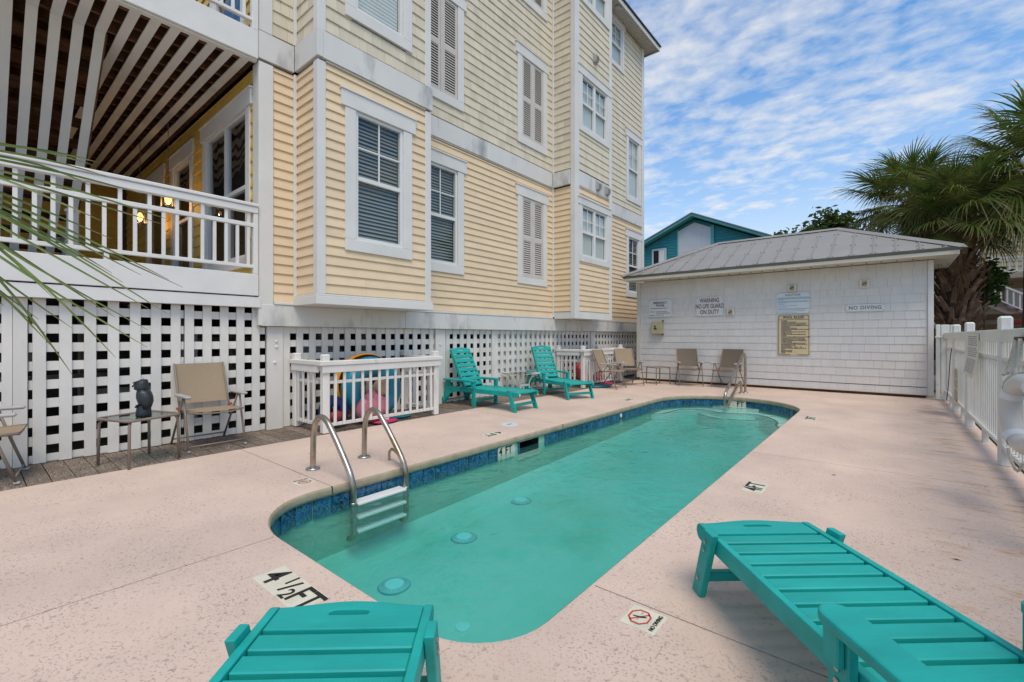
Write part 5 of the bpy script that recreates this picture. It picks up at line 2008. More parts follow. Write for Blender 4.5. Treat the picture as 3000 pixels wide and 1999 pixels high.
gr = thing('grab_rail', 'curved stainless grab rail over the pool steps at the far end', 'handrail', (-2.37, 10.5, 0))
gp = smooth_line([(-2.355, 10.61, -.01), (-2.355, 10.61, .30), (-2.355, 10.605, .70), (-2.357, 10.575, .79), (-2.36, 10.49, .825), (-2.362, 10.40, .80), (-2.363, 10.25, .72), (-2.37, 9.80, .47), (-2.375, 9.25, .165), (-2.375, 9.15, .08), (-2.375, 9.13, -.02), (-2.375, 9.17, -.11), (-2.377, 9.25, -.145), (-2.38, 9.36, -.12), (-2.382, 9.75, .06), (-2.386, 10.18, .205), (-2.388, 10.32, .235), (-2.39, 10.40, .22), (-2.39, 10.42, .16), (-2.39, 10.42, -.01)], 4)
MB().tube(gp, .026, 12).build('rail', 'stainless', gr, True)
for x, y in ((-2.355, 10.61), (-2.39, 10.42)):
    MB().lathe([(.060, -.002), (.058, .010), (.044, .016), (.025, .018)], 20, (x, y, 0)).build('flange', 'flange', gr, True)

# ================================================================== white pump house
YW = 11.85
ps = thing('pump_house', 'low white shingled pump house with grey metal hip roof', 'building', (-2.34, 13.3, 0))
MB().box((-5.25, YW + .03, .02), (.58, 14.9, 2.66)).build('wall', 'sheathing', ps)
MB().box((.56, YW + .02, .02), (.60, 14.9, 2.66)).build('side_wall', 'grey_shake', ps)
MB().box((-5.27, YW + .02, .02), (-5.24, 14.9, 2.66)).build('side_wall', 'grey_shake', ps)
shm = wedge_mesh('shingle', 'grey_shake', .12)
stp = []
shingles(stp, 'y', YW, -5.235, .57, .075, .20, .14, (), .13, .26, (.009, .012))
shingles(stp, 'y', YW, -5.235, .57, .213, 2.66, .1652, (), .13, .26, (.009, .012))
put_shingles(stp, shm, ps, 'grey_shake')
MB().cbox((-5.345, YW - .035, .075), (-5.236, YW + .06, 2.66), .005).build('corner_board', 'cream_trim', ps)
MB().cbox((.572, YW - .035, .055), (.655, YW + .075, 2.66), .005).build('corner_board', 'white_trim', ps)
MB().cbox((-5.24, YW - .03, .055), (.57, YW + .02, .073), .003).build('base_strip', 'cream_trim', ps)
MB().cbox((-5.20, YW + .025, -.03), (.54, YW + .09, .056), .004).build('skirt_beam', 'skirt_wood', ps)
# roof
E0, E1, EYF, EYB, EZ_ = -5.52, 1.0, 11.32, 15.2, 2.795
RY, RZ, RX0, RX1 = 13.26, 3.735, -3.62, -.92
rfm = MB()
rfm.add([(E0, EYF, EZ_), (E1, EYF, EZ_), (E1, EYB, EZ_), (E0, EYB, EZ_), (RX0, RY, RZ), (RX1, RY, RZ)], [(0, 1, 5, 4), (1, 2, 5), (2, 3, 4, 5), (3, 0, 4), (0, 3, 2, 1)])
prf = rfm.build('roof', 'metal_roof', ps)
# standing ribs and panels on the front slope
slope = (RZ - EZ_) / (RY - EYF)


def ytop(x):
    if x < RX0:
        return EYF + (x - E0) / (RX0 - E0) * (RY - EYF)
    if x > RX1:
        return EYF + (E1 - x) / (E1 - RX1) * (RY - EYF)
    return RY


x = E0 + .10
k = 0
while x < E1 - .06:
    yt_ = ytop(x) - .04
    if yt_ - EYF > .08:
        rb = MB()
        w2 = .013
        z0 = EZ_ + .002
        z1 = EZ_ + (yt_ - EYF) * slope + .002
        rb.add([(x - w2, EYF - .02, z0), (x - .007, EYF - .02, z0 + .009), (x + .007, EYF - .02, z0 + .009), (x + w2, EYF - .02, z0),
                (x - w2, yt_, z1), (x - .007, yt_, z1 + .009), (x + .007, yt_, z1 + .009), (x + w2, yt_, z1)],
               [(0, 1, 5, 4), (1, 2, 6, 5), (2, 3, 7, 6), (0, 3, 2, 1), (4, 5, 6, 7)])
        rb.build('roof_rib', 'metal_roof', prf)
        scw = MB()
        for dx in (-.04, .04):
            for fy in (.05, .42, .8):
                yy = EYF + fy * (yt_ - EYF)
                if fy == .05:
                    yy = EYF + .05
                zz = EZ_ + (yy - EYF) * slope
                scw.lathe([(.012, 0), (.010, .010)], 6, (x + dx, yy, zz))
        scw.build('roof_screws', 'rust_screw', prf)
    x += .345
    k += 1


def capstrip(a, b, name, wid=.085):
    a, b = Vector(a), Vector(b)
    t_ = (b - a).normalized()
    side = t_.cross(Vector((0, 0, 1))).normalized() * wid
    dn = Vector((0, 0, -.035))
    up = Vector((0, 0, .03))
    mb = MB()
    mb.add([a + side + dn + up * .6, a + up * 1.4, a - side + dn + up * .6, b + side + dn + up * .6, b + up * 1.4, b - side + dn + up * .6],
           [(0, 1, 4, 3), (1, 2, 5, 4), (0, 3, 5, 2), (0, 2, 1), (3, 4, 5)])
    mb.build(name, 'metal_roof', prf)


capstrip((E0 - .02, EYF - .02, EZ_), (RX0, RY, RZ), 'hip_cap')
capstrip((E1 + .02, EYF - .02, EZ_), (RX1, RY, RZ), 'hip_cap')
capstrip((RX0, RY, RZ), (RX1, RY, RZ), 'ridge_cap')
capstrip((E1 + .02, EYB, EZ_), (RX1, RY, RZ), 'hip_cap')
MB().prism([(EYF - .025, EZ_ + .004), (EYF + .02, EZ_ - .012), (EYF + .012, EZ_ - .055), (EYF + .008, EZ_ - .055)], E1 - E0, 'x', E0).build('eave_flashing', 'roof_edge', ps)
MB().cbox((E0 + .03, EYF + .012, EZ_ - .125), (E1 - .03, EYF + .035, EZ_ - .052), .004).build('fascia', 'cream_trim', ps)
MB().cbox((E1 - .05, EYF + .036, EZ_ - .125), (E1 - .028, EYB, EZ_ - .052), .004).build('fascia', 'white_trim', ps)
sfm = MB()
yy = EYF + .036
while yy < YW - .01:
    sfm.cbox((E0 + .03, yy, EZ_ - .122), (E1 - .052, yy + .095, EZ_ - .108), .005)
    yy += .1
sfm.cbox((.665, YW, EZ_ - .122), (E1 - .052, EYB, EZ_ - .108), .004)
sfm.build('soffit', 'cream_trim', ps)
x = -4.6
while x < .5:
    MB().box((x, YW - .26, EZ_ - .1245), (x + .03, YW - .16, EZ_ - .1205)).build('soffit_vent', 'rust_screw', ps)
    x += .235

# ------------------------------------------------------------------ signs on the pump house
YS = YW - .030


def board(name, label, x0, x1, z0, z1, mat, cat='sign', y=YS):
    o = MB().cbox((x0, y, z0), (x1, y + .006, z1), .0015).build(name, mat)
    tag(o, label, cat)
    for sx in (x0 + .02, x1 - .02):
        for sz in (z0 + .02, z1 - .02):
            MB().lathe([(.007, 0), (.006, .003)], 8, T=Matrix.Translation((sx, y, sz)) @ Matrix.Rotation(R(90), 4, 'X')).build('screw', 'rust_screw', o)
    return o


def dashes(parent, x0, x1, z, h, mat, y, wl=(.012, .045)):
    """a line of print too small to read"""
    mb = MB()
    x = x0
    while x < x1 - .01:
        wl_ = min(random.uniform(*wl), x1 - x)
        mb.add([(x, y, z - h / 2), (x + wl_, y, z - h / 2), (x + wl_, y, z + h / 2), (x, y, z + h / 2)], [(0, 1, 2, 3)])
        x += wl_ + .007
    mb.build('print_line', mat, parent)


YT = YS - .0015
s = board('emergency_sign', 'white sign headed EMERGENCY PHONE above the beige box', -5.0, -4.372, 1.708, 2.160, 'sign_white')
lettering(s, 'EMERGENCY', .083, 'sign_print', wall_text(-4.686, YT, 2.082), sx=.80)
lettering(s, 'PHONE', .083, 'sign_print', wall_text(-4.686, YT, 2.008), sx=.80)
lettering(s, 'DIALING INSTRUCTIONS - DIAL 911', .034, 'sign_grey_print', wall_text(-4.71, YT, 1.935), sx=.86)
for x0, x1, z in ((-4.97, -4.83, 1.845), (-4.79, -4.50, 1.845), (-4.79, -4.40, 1.805), (-4.97, -4.83, 1.755), (-4.79, -4.58, 1.755)):
    dashes(s, x0, x1, z, .018, 'sign_grey_print', YT, (.02, .06))
s = board('warning_sign', 'white sign reading WARNING NO LIFE GUARD ON DUTY', -3.753, -3.117, 1.703, 2.164, 'sign_white')
lettering(s, 'WARNING', .150, 'sign_print', wall_text(-3.435, YT, 2.080), sx=.64)
lettering(s, 'NO LIFE GUARD', .150, 'sign_print', wall_text(-3.435, YT, 1.938), sx=.60)
lettering(s, 'ON DUTY', .150, 'sign_print', wall_text(-3.435, YT, 1.793), sx=.66)
s = board('caution_sign', 'white CAUTION sign with lines of blue print', -1.975, -1.338, 1.706, 2.165, 'sign_white')
lettering(s, 'CAUTION', .062, 'sign_grey_print', wall_text(-1.66, YT, 2.118), sx=.98, spacing=1.1)
zz = 2.062
for ln in ((.60, 2), (.62, 0), (.62, 0), (.12, 1), (0, 0), (.57, 0), (.62, 0), (.19, 1), (0, 0), (.15, 0), (0, 0), (.38, 0), (0, 0), (.18, 0), (0, 0), (.62, 0), (.56, 0), (0, 0), (.52, 0), (0, 0), (.38, 0)):
    if ln[0]:
        dashes(s, -1.952, -1.952 + ln[0], zz, .0105, 'sign_blue', YT)
    zz -= .0167
s = board('pool_rules_sign', 'cream POOL RULES sign with navy border and small print', -1.945, -1.338, .772, 1.668, 'sign_cream')
bdm = MB()
bx0, bx1, bz0, bz1 = -1.935, -1.35, .785, 1.655
for a, b in (((bx0, bz0), (bx0 + .009, bz1)), ((bx1 - .009, bz0), (bx1, bz1)), ((bx0, bz1 - .009), (bx1, bz1)), ((bx0, bz0), (-1.70, bz0 + .009)), ((-1.57, bz0), (bx1, bz0 + .009)), ((bx0, 1.563), (bx1, 1.571))):
    bdm.add([(a[0], YT, a[1]), (b[0], YT, a[1]), (b[0], YT, b[1]), (a[0], YT, b[1])], [(0, 1, 2, 3)])
bdm.build('border', 'sign_navy', s)
lettering(s, 'POOL RULES', .074, 'sign_navy', wall_text(-1.643, YT, 1.611), sx=.94)
rules = ['NO RUNNING.', 'NO BOISTEROUS OR ROUGH PLAY.', 'NO DIVING ALLOWED IN AREAS OF THE POOL LESS THAN', '5 FEET DEEP OR IN POOLS NOT APPROVED FOR DIVING.', 'CHILDREN SHOULD NOT USE THE SWIMMING POOL WITHOUT', 'ADULT SUPERVISION.', 'ADULTS SHOULD NOT SWIM ALONE.',
         'NO PERSONS UNDER THE INFLUENCE OF ALCOHOL OR DRUGS', 'SHOULD USE THE POOL.', 'NO PERSON WITH SKIN, EYE, EAR OR NASAL INFECTION', 'ALLOWED IN THE POOL.', 'NO PERSON WITH COMMUNICABLE DISEASE ALLOWED', 'IN THE POOL.', 'NO ANIMALS OR PETS ALLOWED IN THE POOL OR ON THE DECK.', 'NO GLASS ALLOWED IN THE POOL OR ON THE DECK.',
         'ALL PERSONS USING POOL DO SO AT THEIR OWN RISK.', 'OWNERS AND MANAGEMENT ARE NOT RESPONSIBLE FOR', 'ACCIDENTS OR INJURIES.', 'POOL IS FOR PRIVATE USE, MEMBERS AND GUESTS ONLY.', 'MANAGEMENT RESERVES THE RIGHT TO DENY USE OF THE', 'POOL TO ANYONE AT ANY TIME.', 'THIS POOL IS OPEN FROM        A.M. TO        P.M.', 'THE MAXIMUM NUMBER OF SWIMMERS ALLOWED IN THE', 'POOL IS', 'FIRST AID KIT IS LOCATED', 'EMERGENCY TELEPHONE', 'LOCATED']
for i, ln in enumerate(rules):
    lettering(s, ln, .0295, 'sign_navy', wall_text(-1.882, YT, 1.540 - i * .0277), align='LEFT', sx=.62)
s = board('no_diving_sign', 'narrow white sign reading NO DIVING', -.70, -.07, 1.709, 1.857, 'sign_white')
lettering(s, 'NO DIVING', .102, 'sign_grey_print', wall_text(-.385, YT, 1.783), sx=.92, spacing=1.12)
# beige phone box
pb = thing('phone_box', 'beige metal emergency phone box on the pump house wall', 'phone box', (-4.73, YW - .06, 1.25))
MB().cbox((-4.892, YW - .125, 1.255), (-4.60, YW - .02, 1.59), .01).build('case', 'box_beige', pb)
MB().cbox((-4.887, YW - .137, 1.26), (-4.655, YW - .126, 1.585), .004).build('door', 'box_beige', pb)
MB().cbox((-4.615, YW - .11, 1.585), (-4.575, YW - .03, 1.615), .004).build('hinge', 'rust_screw', pb)
MB().cbox((-4.615, YW - .11, 1.23), (-4.575, YW - .03, 1.256), .004).build('hinge', 'rust_screw', pb)
dc = MB()
for a, b, c, d in ((-4.81, 1.43, -4.755, 1.455), (-4.80, 1.455, -4.768, 1.475), (-4.815, 1.375, -4.735, 1.405), (-4.81, 1.405, -4.765, 1.418), (-4.765, 1.36, -4.74, 1.376)):
    dc.add([(a, YW - .1385, b), (c, YW - .1385, b), (c, YW - .1385, d), (a, YW - .1385, d)], [(0, 1, 2, 3)])
dc.build('decal', 'black_print', pb)


def timer(x, z, label):
    t = thing('wall_switch', label, 'switch', (x, YW - .03, z - .09), group='spring timers on the pump house')
    MB().cbox((x - .089, YW - .052, z - .088), (x + .089, YW - .022, z + .088), .02).build('cover', 'fixture_cream', t)
    MB().cbox((x - .042, YW - .056, z - .062), (x + .042, YW - .0525, z + .062), .002).build('dial_plate', 'plate_tan', t)
    k = MB().cbox((-.045, -.014, -.012), (.045, .0, .012), .004)
    k.v = [(x + vx * .88 - vz * .47, YW - .057 + vy, z + vx * .47 + vz * .88) for vx, vy, vz in k.v]
    k.build('knob', 'sign_print', t)


timer(-2.948, 1.778, 'small cream timer switch right of the WARNING sign')
timer(-1.672, 2.274, 'cream timer switch directly above the CAUTION sign')
timer(-.39, 2.277, 'cream timer switch high above the NO DIVING sign')

# ================================================================== fence on the right
XF = .78
fn = thing('pool_fence', 'white wooden picket railing along the right side of the deck', 'fence', (XF, 7.0, 0))
for y in (3.72, 6.16, 8.57, 10.12):
    MB().cbox((XF, y - .045, -.01), (XF + .095, y + .045, 1.385), .018).build('post', 'fence_paint', fn)
ends = [(1.4, 3.675), (3.765, 6.115), (6.205, 8.525), (8.615, 10.075), (10.165, 11.78)]
for i, (a, b) in enumerate(ends):
    MB().cbox((XF + .004, a, 1.145), (XF + .040, b, 1.262), .006).build('top_rail', 'fence_paint', fn)
    MB().cbox((XF + .030, a, .966), (XF + .072, b, 1.006), .005).build('middle_rail', 'fence_paint', fn)
    MB().cbox((XF + .020, a, .155), (XF + .110, b, .196), .005).build('bottom_rail', 'fence_paint', fn)
    MB().cbox((XF + .03, (a + b) / 2 - .04, -.05), (XF + .08, (a + b) / 2 + .04, .154), .004).build('foot_block', 'fence_paint', fn)
    n = int((b - a) / .118)
    for k in range(n):
        y = a + (b - a) * (k + .5) / n
        MB().cbox((XF + .043, y - .018, .197), (XF + .076, y + .018, .965), .003).build('picket', 'fence_paint', fn)
        MB().cbox((XF + .0435, y - .018, 1.007), (XF + .0755, y + .018, 1.255), .003).build('picket', 'fence_paint', fn)
# boarded end against the pump house
eb = thing('fence_end_boards', 'white upright boards closing the gap beside the pump house', 'fence', (.80, 11.6, 0))
for k, (x0, x1) in enumerate(((.672, .735), (.740, .86), (.865, .985))):
    MB().cbox((x0, 11.60, .02), (x1, 11.63, 1.415 - .004 * k), .008).build('board', 'fence_paint', eb)
MB().cbox((.66, 11.575, 1.17), (.90, 11.599, 1.195), .003).build('batten', 'fence_paint', eb)
# rope of the gate
gp_ = smooth_line([(.79, 10.35, 1.0), (.775, 10.42, .80), (.77, 10.60, .40), (.765, 10.85, .10)], 5)
tag(MB().tube(gp_, .006, 6).build('gate_cord', 'black_cord', None, True), 'black cord hanging slack on the far part of the fence', 'cord')

# curled notices on the fence
def notice(y0, y1, z0, z1, curl, label, mat_print, name='fence_notice'):
    n = 10
    mb = MB()

    def pt(u, v, off=0.0):
        # u along y (0..1, toward the camera), v down (0..1)
        bend = curl * max(0, v - .35) ** 1.6
        return (XF - .004 - off - bend, y1 - (y1 - y0) * u - bend * .5, z1 - (z1 - z0) * v)
    for i in range(n + 1):
        for k in range(3):
            mb.v.append(pt(k / 2, i / n))
    for i in range(n):
        for k in range(2):
            mb.f.append((i * 3 + k, i * 3 + k + 1, (i + 1) * 3 + k + 1, (i + 1) * 3 + k))
    o = mb.build(name, 'sign_aged')
    tag(o, label, 'notice')
    pr = MB()
    for (v0, v1, step_) in ((.05, .30, .05), (.33, .55, .045), (.60, .92, .042)):
        v = v0
        while v < v1:
            u = .14
            while u < .86:
                du = random.uniform(.05, .13)
                pr.add([pt(u, v, .0015), pt(min(u + du, .88), v, .0015), pt(min(u + du, .88), v + step_ * .55, .0015), pt(u, v + step_ * .55, .0015)], [(0, 1, 2, 3)])
                u += du + .05
            v += step_
    pr.build('print', mat_print, o)


notice(7.30, 8.28, .72, 1.225, .10, 'curling yellowed notice with purple print on the fence rail', 'sign_purple')
notice(9.30, 9.85, .17, .72, .0, 'small notice with pink print low on the far fence', 'sign_print')

# life ring
lr = thing('life_ring', 'white ring buoy with straps hanging from rope on the fence', 'life ring', (.70, 4.9, .30))
Tr = Matrix.Translation((.70, 4.50, .68)) @ Matrix.Rotation(R(12), 4, 'Z') @ Matrix.Rotation(R(90), 4, 'Y')
torus(MB(), Tr, .215, .058, n=36, m=14).build('ring', 'ring_white', lr, True)
for a in (35, 125, 215, 305):
    torus(MB(), Tr, .215, .061, a - 9, a + 9, 4, 14).build('strap', 'ring_strap', lr, True)
rp = MB()
cent = [Tr @ Vector((.285 * math.cos(R(a)), .285 * math.sin(R(a)), .0 + .03 * math.cos(R(4 * a)))) for a in range(0, 360, 12)]
rp.tube(cent, .009, 6, closed=True)
rp.build('grab_line', 'rope', lr, True)
hr = MB()
for dy, dz in ((-.06, 0), (0, .01), (.06, -.01)):
    hr.tube(smooth_line([(.755, 5.20 + dy * .3, 1.17), (.745, 5.21 + dy, 1.05), (.725, 5.20 + dy * 2.0, .95 + dz), (.70, 5.14 + dy * 2.4, .90 + dz)], 4), .012, 7)
hr.tube(smooth_line([(.76, 5.07, 1.18), (.75, 5.05, 1.05), (.73, 5.02, .95), (.72, 4.96, .92)], 4), .014, 7)
hr.tube(smooth_line([(.69, 5.02, .36), (.70, 5.0, .28), (.73, 4.98, .20), (.76, 4.95, .28)], 4), .010, 7)
hr.build('hanging_rope', 'rope', lr, True)
MB().cbox((.748, 5.06, 1.165), (.782, 5.24, 1.195), .006).build('hook', 'rust_screw', lr)

# small litter on the deck
for x, y, lab in ((-.55, 2.95, 'dry leaf just beyond the right lounger foot end'), (.15, 2.25, 'dry leaf right of the right lounger slats'), (-.12, 3.1, 'dry leaf midway between the right lounger and the fence'), (.30, 3.4, 'dry leaf nearest the life ring'), (-.35, 4.8, 'dry leaf beyond the 4FT marker on the fence side')):
    lf = MB()
    a = random.uniform(0, 6)
    c_, s_ = math.cos(a), math.sin(a)
    lf.add([(x, y, .002), (x + .02 * c_ - .006 * s_, y + .02 * s_ + .006 * c_, .008), (x + .045 * c_, y + .045 * s_, .003), (x + .02 * c_ + .006 * s_, y + .02 * s_ - .006 * c_, .006)], [(0, 1, 2, 3)])
    tag(lf.build('fallen_leaf', 'rust_screw'), lab, 'leaf', 'dry leaves on the deck')

# ================================================================== background houses
th = thing('teal_house', 'teal gabled house with white panel beyond the pump house', 'house', (-8.0, 26, -.06))
YG = 26.0
# gable polygon: left eave, peak, right eave
poly = [(-13.2, -.06), (-4.95, -.06), (-4.95, 6.15), (-8.34, 7.72), (-13.2, 5.62)]
MB().prism(poly, 9.0, 'y', YG).build('wall', 'teal_house', th)
bu2 = wedge_mesh('siding_board', 'teal_house', .2)


def gable_top(x):
    return 7.72 - (x + 8.34) * (1.57 / 3.39) if x > -8.34 else 7.72 + (x + 8.34) * (2.10 / 4.86)


for (a0, a1, hs) in ((-12.9, -9.28, [(-10.85, -9.85, 5.25, 6.35)]), (-7.30, -5.05, [])):
    z = 4.0
    while z < 7.4:
        for s0, s1 in cut(a0, a1, z, z + .16, hs):
            # trim to the slope
            while s1 - s0 > .1 and gable_top(s1) < z + .17:
                s1 -= .08
            while s1 - s0 > .1 and gable_top(s0) < z + .17:
                s0 += .08
            if s1 - s0 > .12:
                place('siding_board', bu2, th, wall_basis('y', YG, s0, z, s1 - s0, .16, .03))
        z += .16
pn = [(-9.23, 3.0), (-7.47, 3.0), (-7.47, 7.12), (-8.34, 7.52), (-9.23, 7.14)]
MB().prism(pn, .06, 'y', YG - .06).build('white_panel', 'far_white', th)
MB().box((-9.3, YG - .08, 3.0), (-9.231, YG, 7.2)).build('panel_trim', 'teal_trim', th)
MB().box((-7.469, YG - .08, 3.0), (-7.30, YG, 7.2)).build('panel_trim', 'teal_trim', th)
MB().box((-9.229, YG - .066, 6.02), (-7.471, YG - .0605, 6.05)).build('panel_seam', 'frame_vinyl', th)
MB().box((-8.12, YG - .066, 3.0), (-8.09, YG - .0605, 7.3)).build('panel_seam', 'frame_vinyl', th)
MB().box((-5.06, YG - .05, 3.0), (-4.93, YG, 6.1)).build('corner_trim', 'teal_trim', th)
wn = MB()
frame_rect(wn, 'y', YG, -10.78, -9.92, 5.33, 6.30, .10, .02, .07)
tw = wn.build('window', 'far_white', th)
MB().box((-10.68, YG - .045, 5.43), (-10.02, YG - .03, 6.20)).build('pane', 'dark_room', tw)
MB().box((-10.33, YG - .055, 5.43), (-10.03, YG - .047, 6.20)).build('sliding_sash', 'blind_white', tw)
MB().box((-10.37, YG - .062, 5.43), (-10.33, YG - .03, 6.20)).build('mullion', 'far_white', tw)
rt = MB()
for (xa, za, xb, zb) in ((-13.6, 5.52, -8.34, 7.80), (-8.34, 7.80, -4.45, 6.0)):
    rt.add([(xa, YG - .5, za), (xb, YG - .5, zb), (xb, YG + 9.3, zb), (xa, YG + 9.3, za), (xa, YG - .5, za + .14), (xb, YG - .5, zb + .14), (xb, YG + 9.3, zb + .14), (xa, YG + 9.3, za + .14)],
           [(0, 3, 2, 1), (4, 5, 6, 7), (0, 1, 5, 4), (1, 2, 6, 5), (2, 3, 7, 6), (3, 0, 4, 7)])
rt.build('roof', 'teal_trim', th)
rk = MB()
for (xa, za, xb, zb) in ((-13.6, 5.66, -8.34, 7.94), (-8.34, 7.94, -4.45, 6.14)):
    rk.add([(xa, YG - .55, za), (xb, YG - .55, zb), (xb, YG + 9.3, zb), (xa, YG + 9.3, za), (xa, YG - .55, za + .05), (xb, YG - .55, zb + .05), (xb, YG + 9.3, zb + .05), (xa, YG + 9.3, za + .05)],
           [(0, 3, 2, 1), (4, 5, 6, 7), (0, 1, 5, 4), (1, 2, 6, 5), (2, 3, 7, 6), (3, 0, 4, 7)])
rk.build('roof_cover', 'metal_roof', th)

# neighbouring house with outside stairs, right
nb = thing('neighbour_house', 'tan house with white outside stair and balcony behind the palm', 'house', (4.5, 20, -.06))
MB().box((.6, 20.6, -.06), (9.5, 28, 6.5)).build('wall', 'far_tan', nb)
tb = wedge_mesh('siding_board', 'far_tan', .2)
boards(nb, tb, 'y', 20.6, .7, 8.5, .2, 3.0, .15, T=.025)
boards(nb, tb, 'y', 20.6, .7, 8.5, 3.05, 6.2, .15, T=.025)
MB().box((1.6, 20.50, 3.3), (2.2, 20.57, 4.6)).build('window', 'far_white', nb)
MB().box((2.75, 20.50, .6), (3.5, 20.57, 2.65)).build('door', 'far_white', nb)
MB().box((2.2, 19.1, 2.86), (9.0, 20.55, 3.0)).build('balcony_floor', 'far_grey_wood', nb)
MB().box((1.0, 20.0, 6.0), (9.5, 21.0, 6.25)).build('eave', 'far_white', nb)
bal = MB().box((2.2, 19.1, 3.42), (8.5, 19.16, 3.48)).build('balcony_railing', 'far_white', nb)
MB().box((2.2, 19.1, 3.03), (8.5, 19.16, 3.07)).build('bottom_rail', 'far_white', bal)
for i in range(26):
    MB().box((2.25 + i * .13, 19.11, 3.07), (2.29 + i * .13, 19.15, 3.42)).build('baluster', 'far_white', bal)
# stairs descend to the right
sx0, sz0, sx1, sz1 = 1.55, 2.72, 3.5, 1.45
d_ = Vector((sx1 - sx0, sz1 - sz0))
strg = MB().prism([(sx0, sz0 - .22), (sx1, sz1 - .22), (sx1, sz1), (sx0, sz0)], .06, 'y', 19.0)
stair = strg.build('stair', 'far_grey_wood', nb)
for i in range(9):
    f = (i + .5) / 9
    MB().box((sx0 + d_.x * f - .13, 18.98, sz0 + d_.y * f + .0), (sx0 + d_.x * f + .13, 20.0, sz0 + d_.y * f + .04)).build('tread', 'far_grey_wood', stair)
MB().prism([(sx0, sz0 + .50), (sx1, sz1 + .50), (sx1, sz1 + .56), (sx0, sz0 + .56)], .05, 'y', 18.93).build('handrail', 'far_white', stair)
MB().prism([(sx0, sz0 + .06), (sx1, sz1 + .06), (sx1, sz1 + .10), (sx0, sz0 + .10)], .05, 'y', 18.93).build('lower_rail', 'far_white', stair)
for i in range(16):
    f = (i + .5) / 16
    zz = sz0 + d_.y * f
    MB().box((sx0 + d_.x * f - .018, 18.94, zz + .10), (sx0 + d_.x * f + .018, 18.97, zz + .50)).build('baluster', 'far_white', stair)
# brown dock rail in front
dk_ = thing('wooden_railing', 'brown timber rail and posts behind the fence', 'railing', (3.0, 15.6, -.06))
MB().box((1.25, 15.6, 1.58), (6.5, 15.7, 1.72)).build('top_beam', 'far_wood', dk_)
MB().box((1.25, 15.62, 1.36), (6.5, 15.68, 1.48)).build('lower_beam', 'far_wood', dk_)
for x in (1.5, 2.6, 3.7):
    MB().box((x - .07, 15.59, -.06), (x + .07, 15.72, 1.578)).build('post', 'far_wood', dk_)
cr = thing('parked_car', 'dark red car partly hidden behind the brown railing', 'car', (2.6, 18.0, -.06))
cbp = [(1.75, .25), (1.78, .75), (1.95, 1.0), (2.25, 1.45), (2.5, 1.62), (3.6, 1.65), (4.1, 1.2), (4.6, 1.1), (4.7, .3)]
MB().prism(cbp, 1.7, 'y', 17.6).build('body', 'far_red', cr)
MB().prism([(2.15, 1.22), (2.42, 1.53), (3.4, 1.55), (3.8, 1.22)], .02, 'y', 17.585).build('side_window', 'dark_room', cr)
for x in (2.3, 4.0):
    MB().lathe([(.30, 0), (.30, .2)], 18, T=Matrix.Translation((x, 17.58, .26)) @ Matrix.Rotation(R(-90), 4, 'X')).build('wheel', 'black_print', cr)


# ================================================================== palms
def frond_mesh(name, matname, blades=46, length=.85, petiole=.75, droop=.5, costa=.45, wid=.020, seed=1, fan=130):
    """costapalmate leaf lying along +x from the origin, blades fanning out; local z up"""
    rnd = random.Random(seed)
    vs, fs, tip = [], [], []

    def strip(pts, w0, nrm):
        o = len(vs)
        m = len(pts)
        for i, p in enumerate(pts):
            q = i / (m - 1)
            ww = w0 * (1 - q) ** .6 * (.55 + 1.2 * q if q < .35 else 1.0) + .0008
            t_ = (pts[min(i + 1, m - 1)] - pts[max(i - 1, 0)]).normalized()
            sd = t_.cross(nrm)
            if sd.length < 1e-4:
                sd = Vector((0, 1, 0))
            sd.normalize()
            fold = nrm * ww * .5
            vs.extend([p - sd * ww + fold, p, p + sd * ww + fold])
            tip.extend([q] * 3)
        for i in range(m - 1):
            a = o + i * 3
            fs.extend([(a, a + 1, a + 4, a + 3), (a + 1, a + 2, a + 5, a + 4)])
    # petiole
    o = len(vs)
    for i in range(5):
        q = i / 4
        p = Vector((petiole * q, 0, .10 * math.sin(q * 1.6)))
        r = .016 * (1 - .4 * q)
        vs.extend([p + Vector((0, -r, 0)), p + Vector((0, 0, -r)), p + Vector((0, r, 0)), p + Vector((0, 0, r * .6))])
        tip.extend([0.2] * 4)
    for i in range(4):
        for k in range(4):
            fs.append((o + i * 4 + k, o + i * 4 + (k + 1) % 4, o + (i + 1) * 4 + (k + 1) % 4, o + (i + 1) * 4 + k))
    base = Vector((petiole, 0, .10))
    for b in range(blades):
        u = -1 + 2 * (b + .5) / blades
        a = R(fan) * u * (.9 + .1 * abs(u)) + rnd.uniform(-.03, .03)
        # start along the costa
        c = costa * (1 - abs(u)) ** 1.0
        st0 = base + Vector((c * math.cos(.4 * c), 0, -.35 * c * c))
        ln = length * (1 - .33 * abs(u)) * rnd.uniform(.85, 1.08)
        d = Vector((math.cos(a), math.sin(a), .22 * (1 - abs(u)) + rnd.uniform(-.08, .1))).normalized()
        pts = []
        dr = droop * rnd.uniform(.6, 1.4)
        for i in range(6):
            q = i / 5
            p = st0 + d * ln * q + Vector((0, 0, -dr * ln * q ** 2.4))
            pts.append(p)
        strip(pts, wid, Vector((0, 0, 1)))
    me = bpy.data.meshes.new(name)
    me.from_pydata([tuple(v) for v in vs], [], fs)
    at_ = me.attributes.new('tip', 'FLOAT', 'POINT')
    at_.data.foreach_set('value', tip)
    me.materials.append(MATS[matname])
    me.update()
    return me


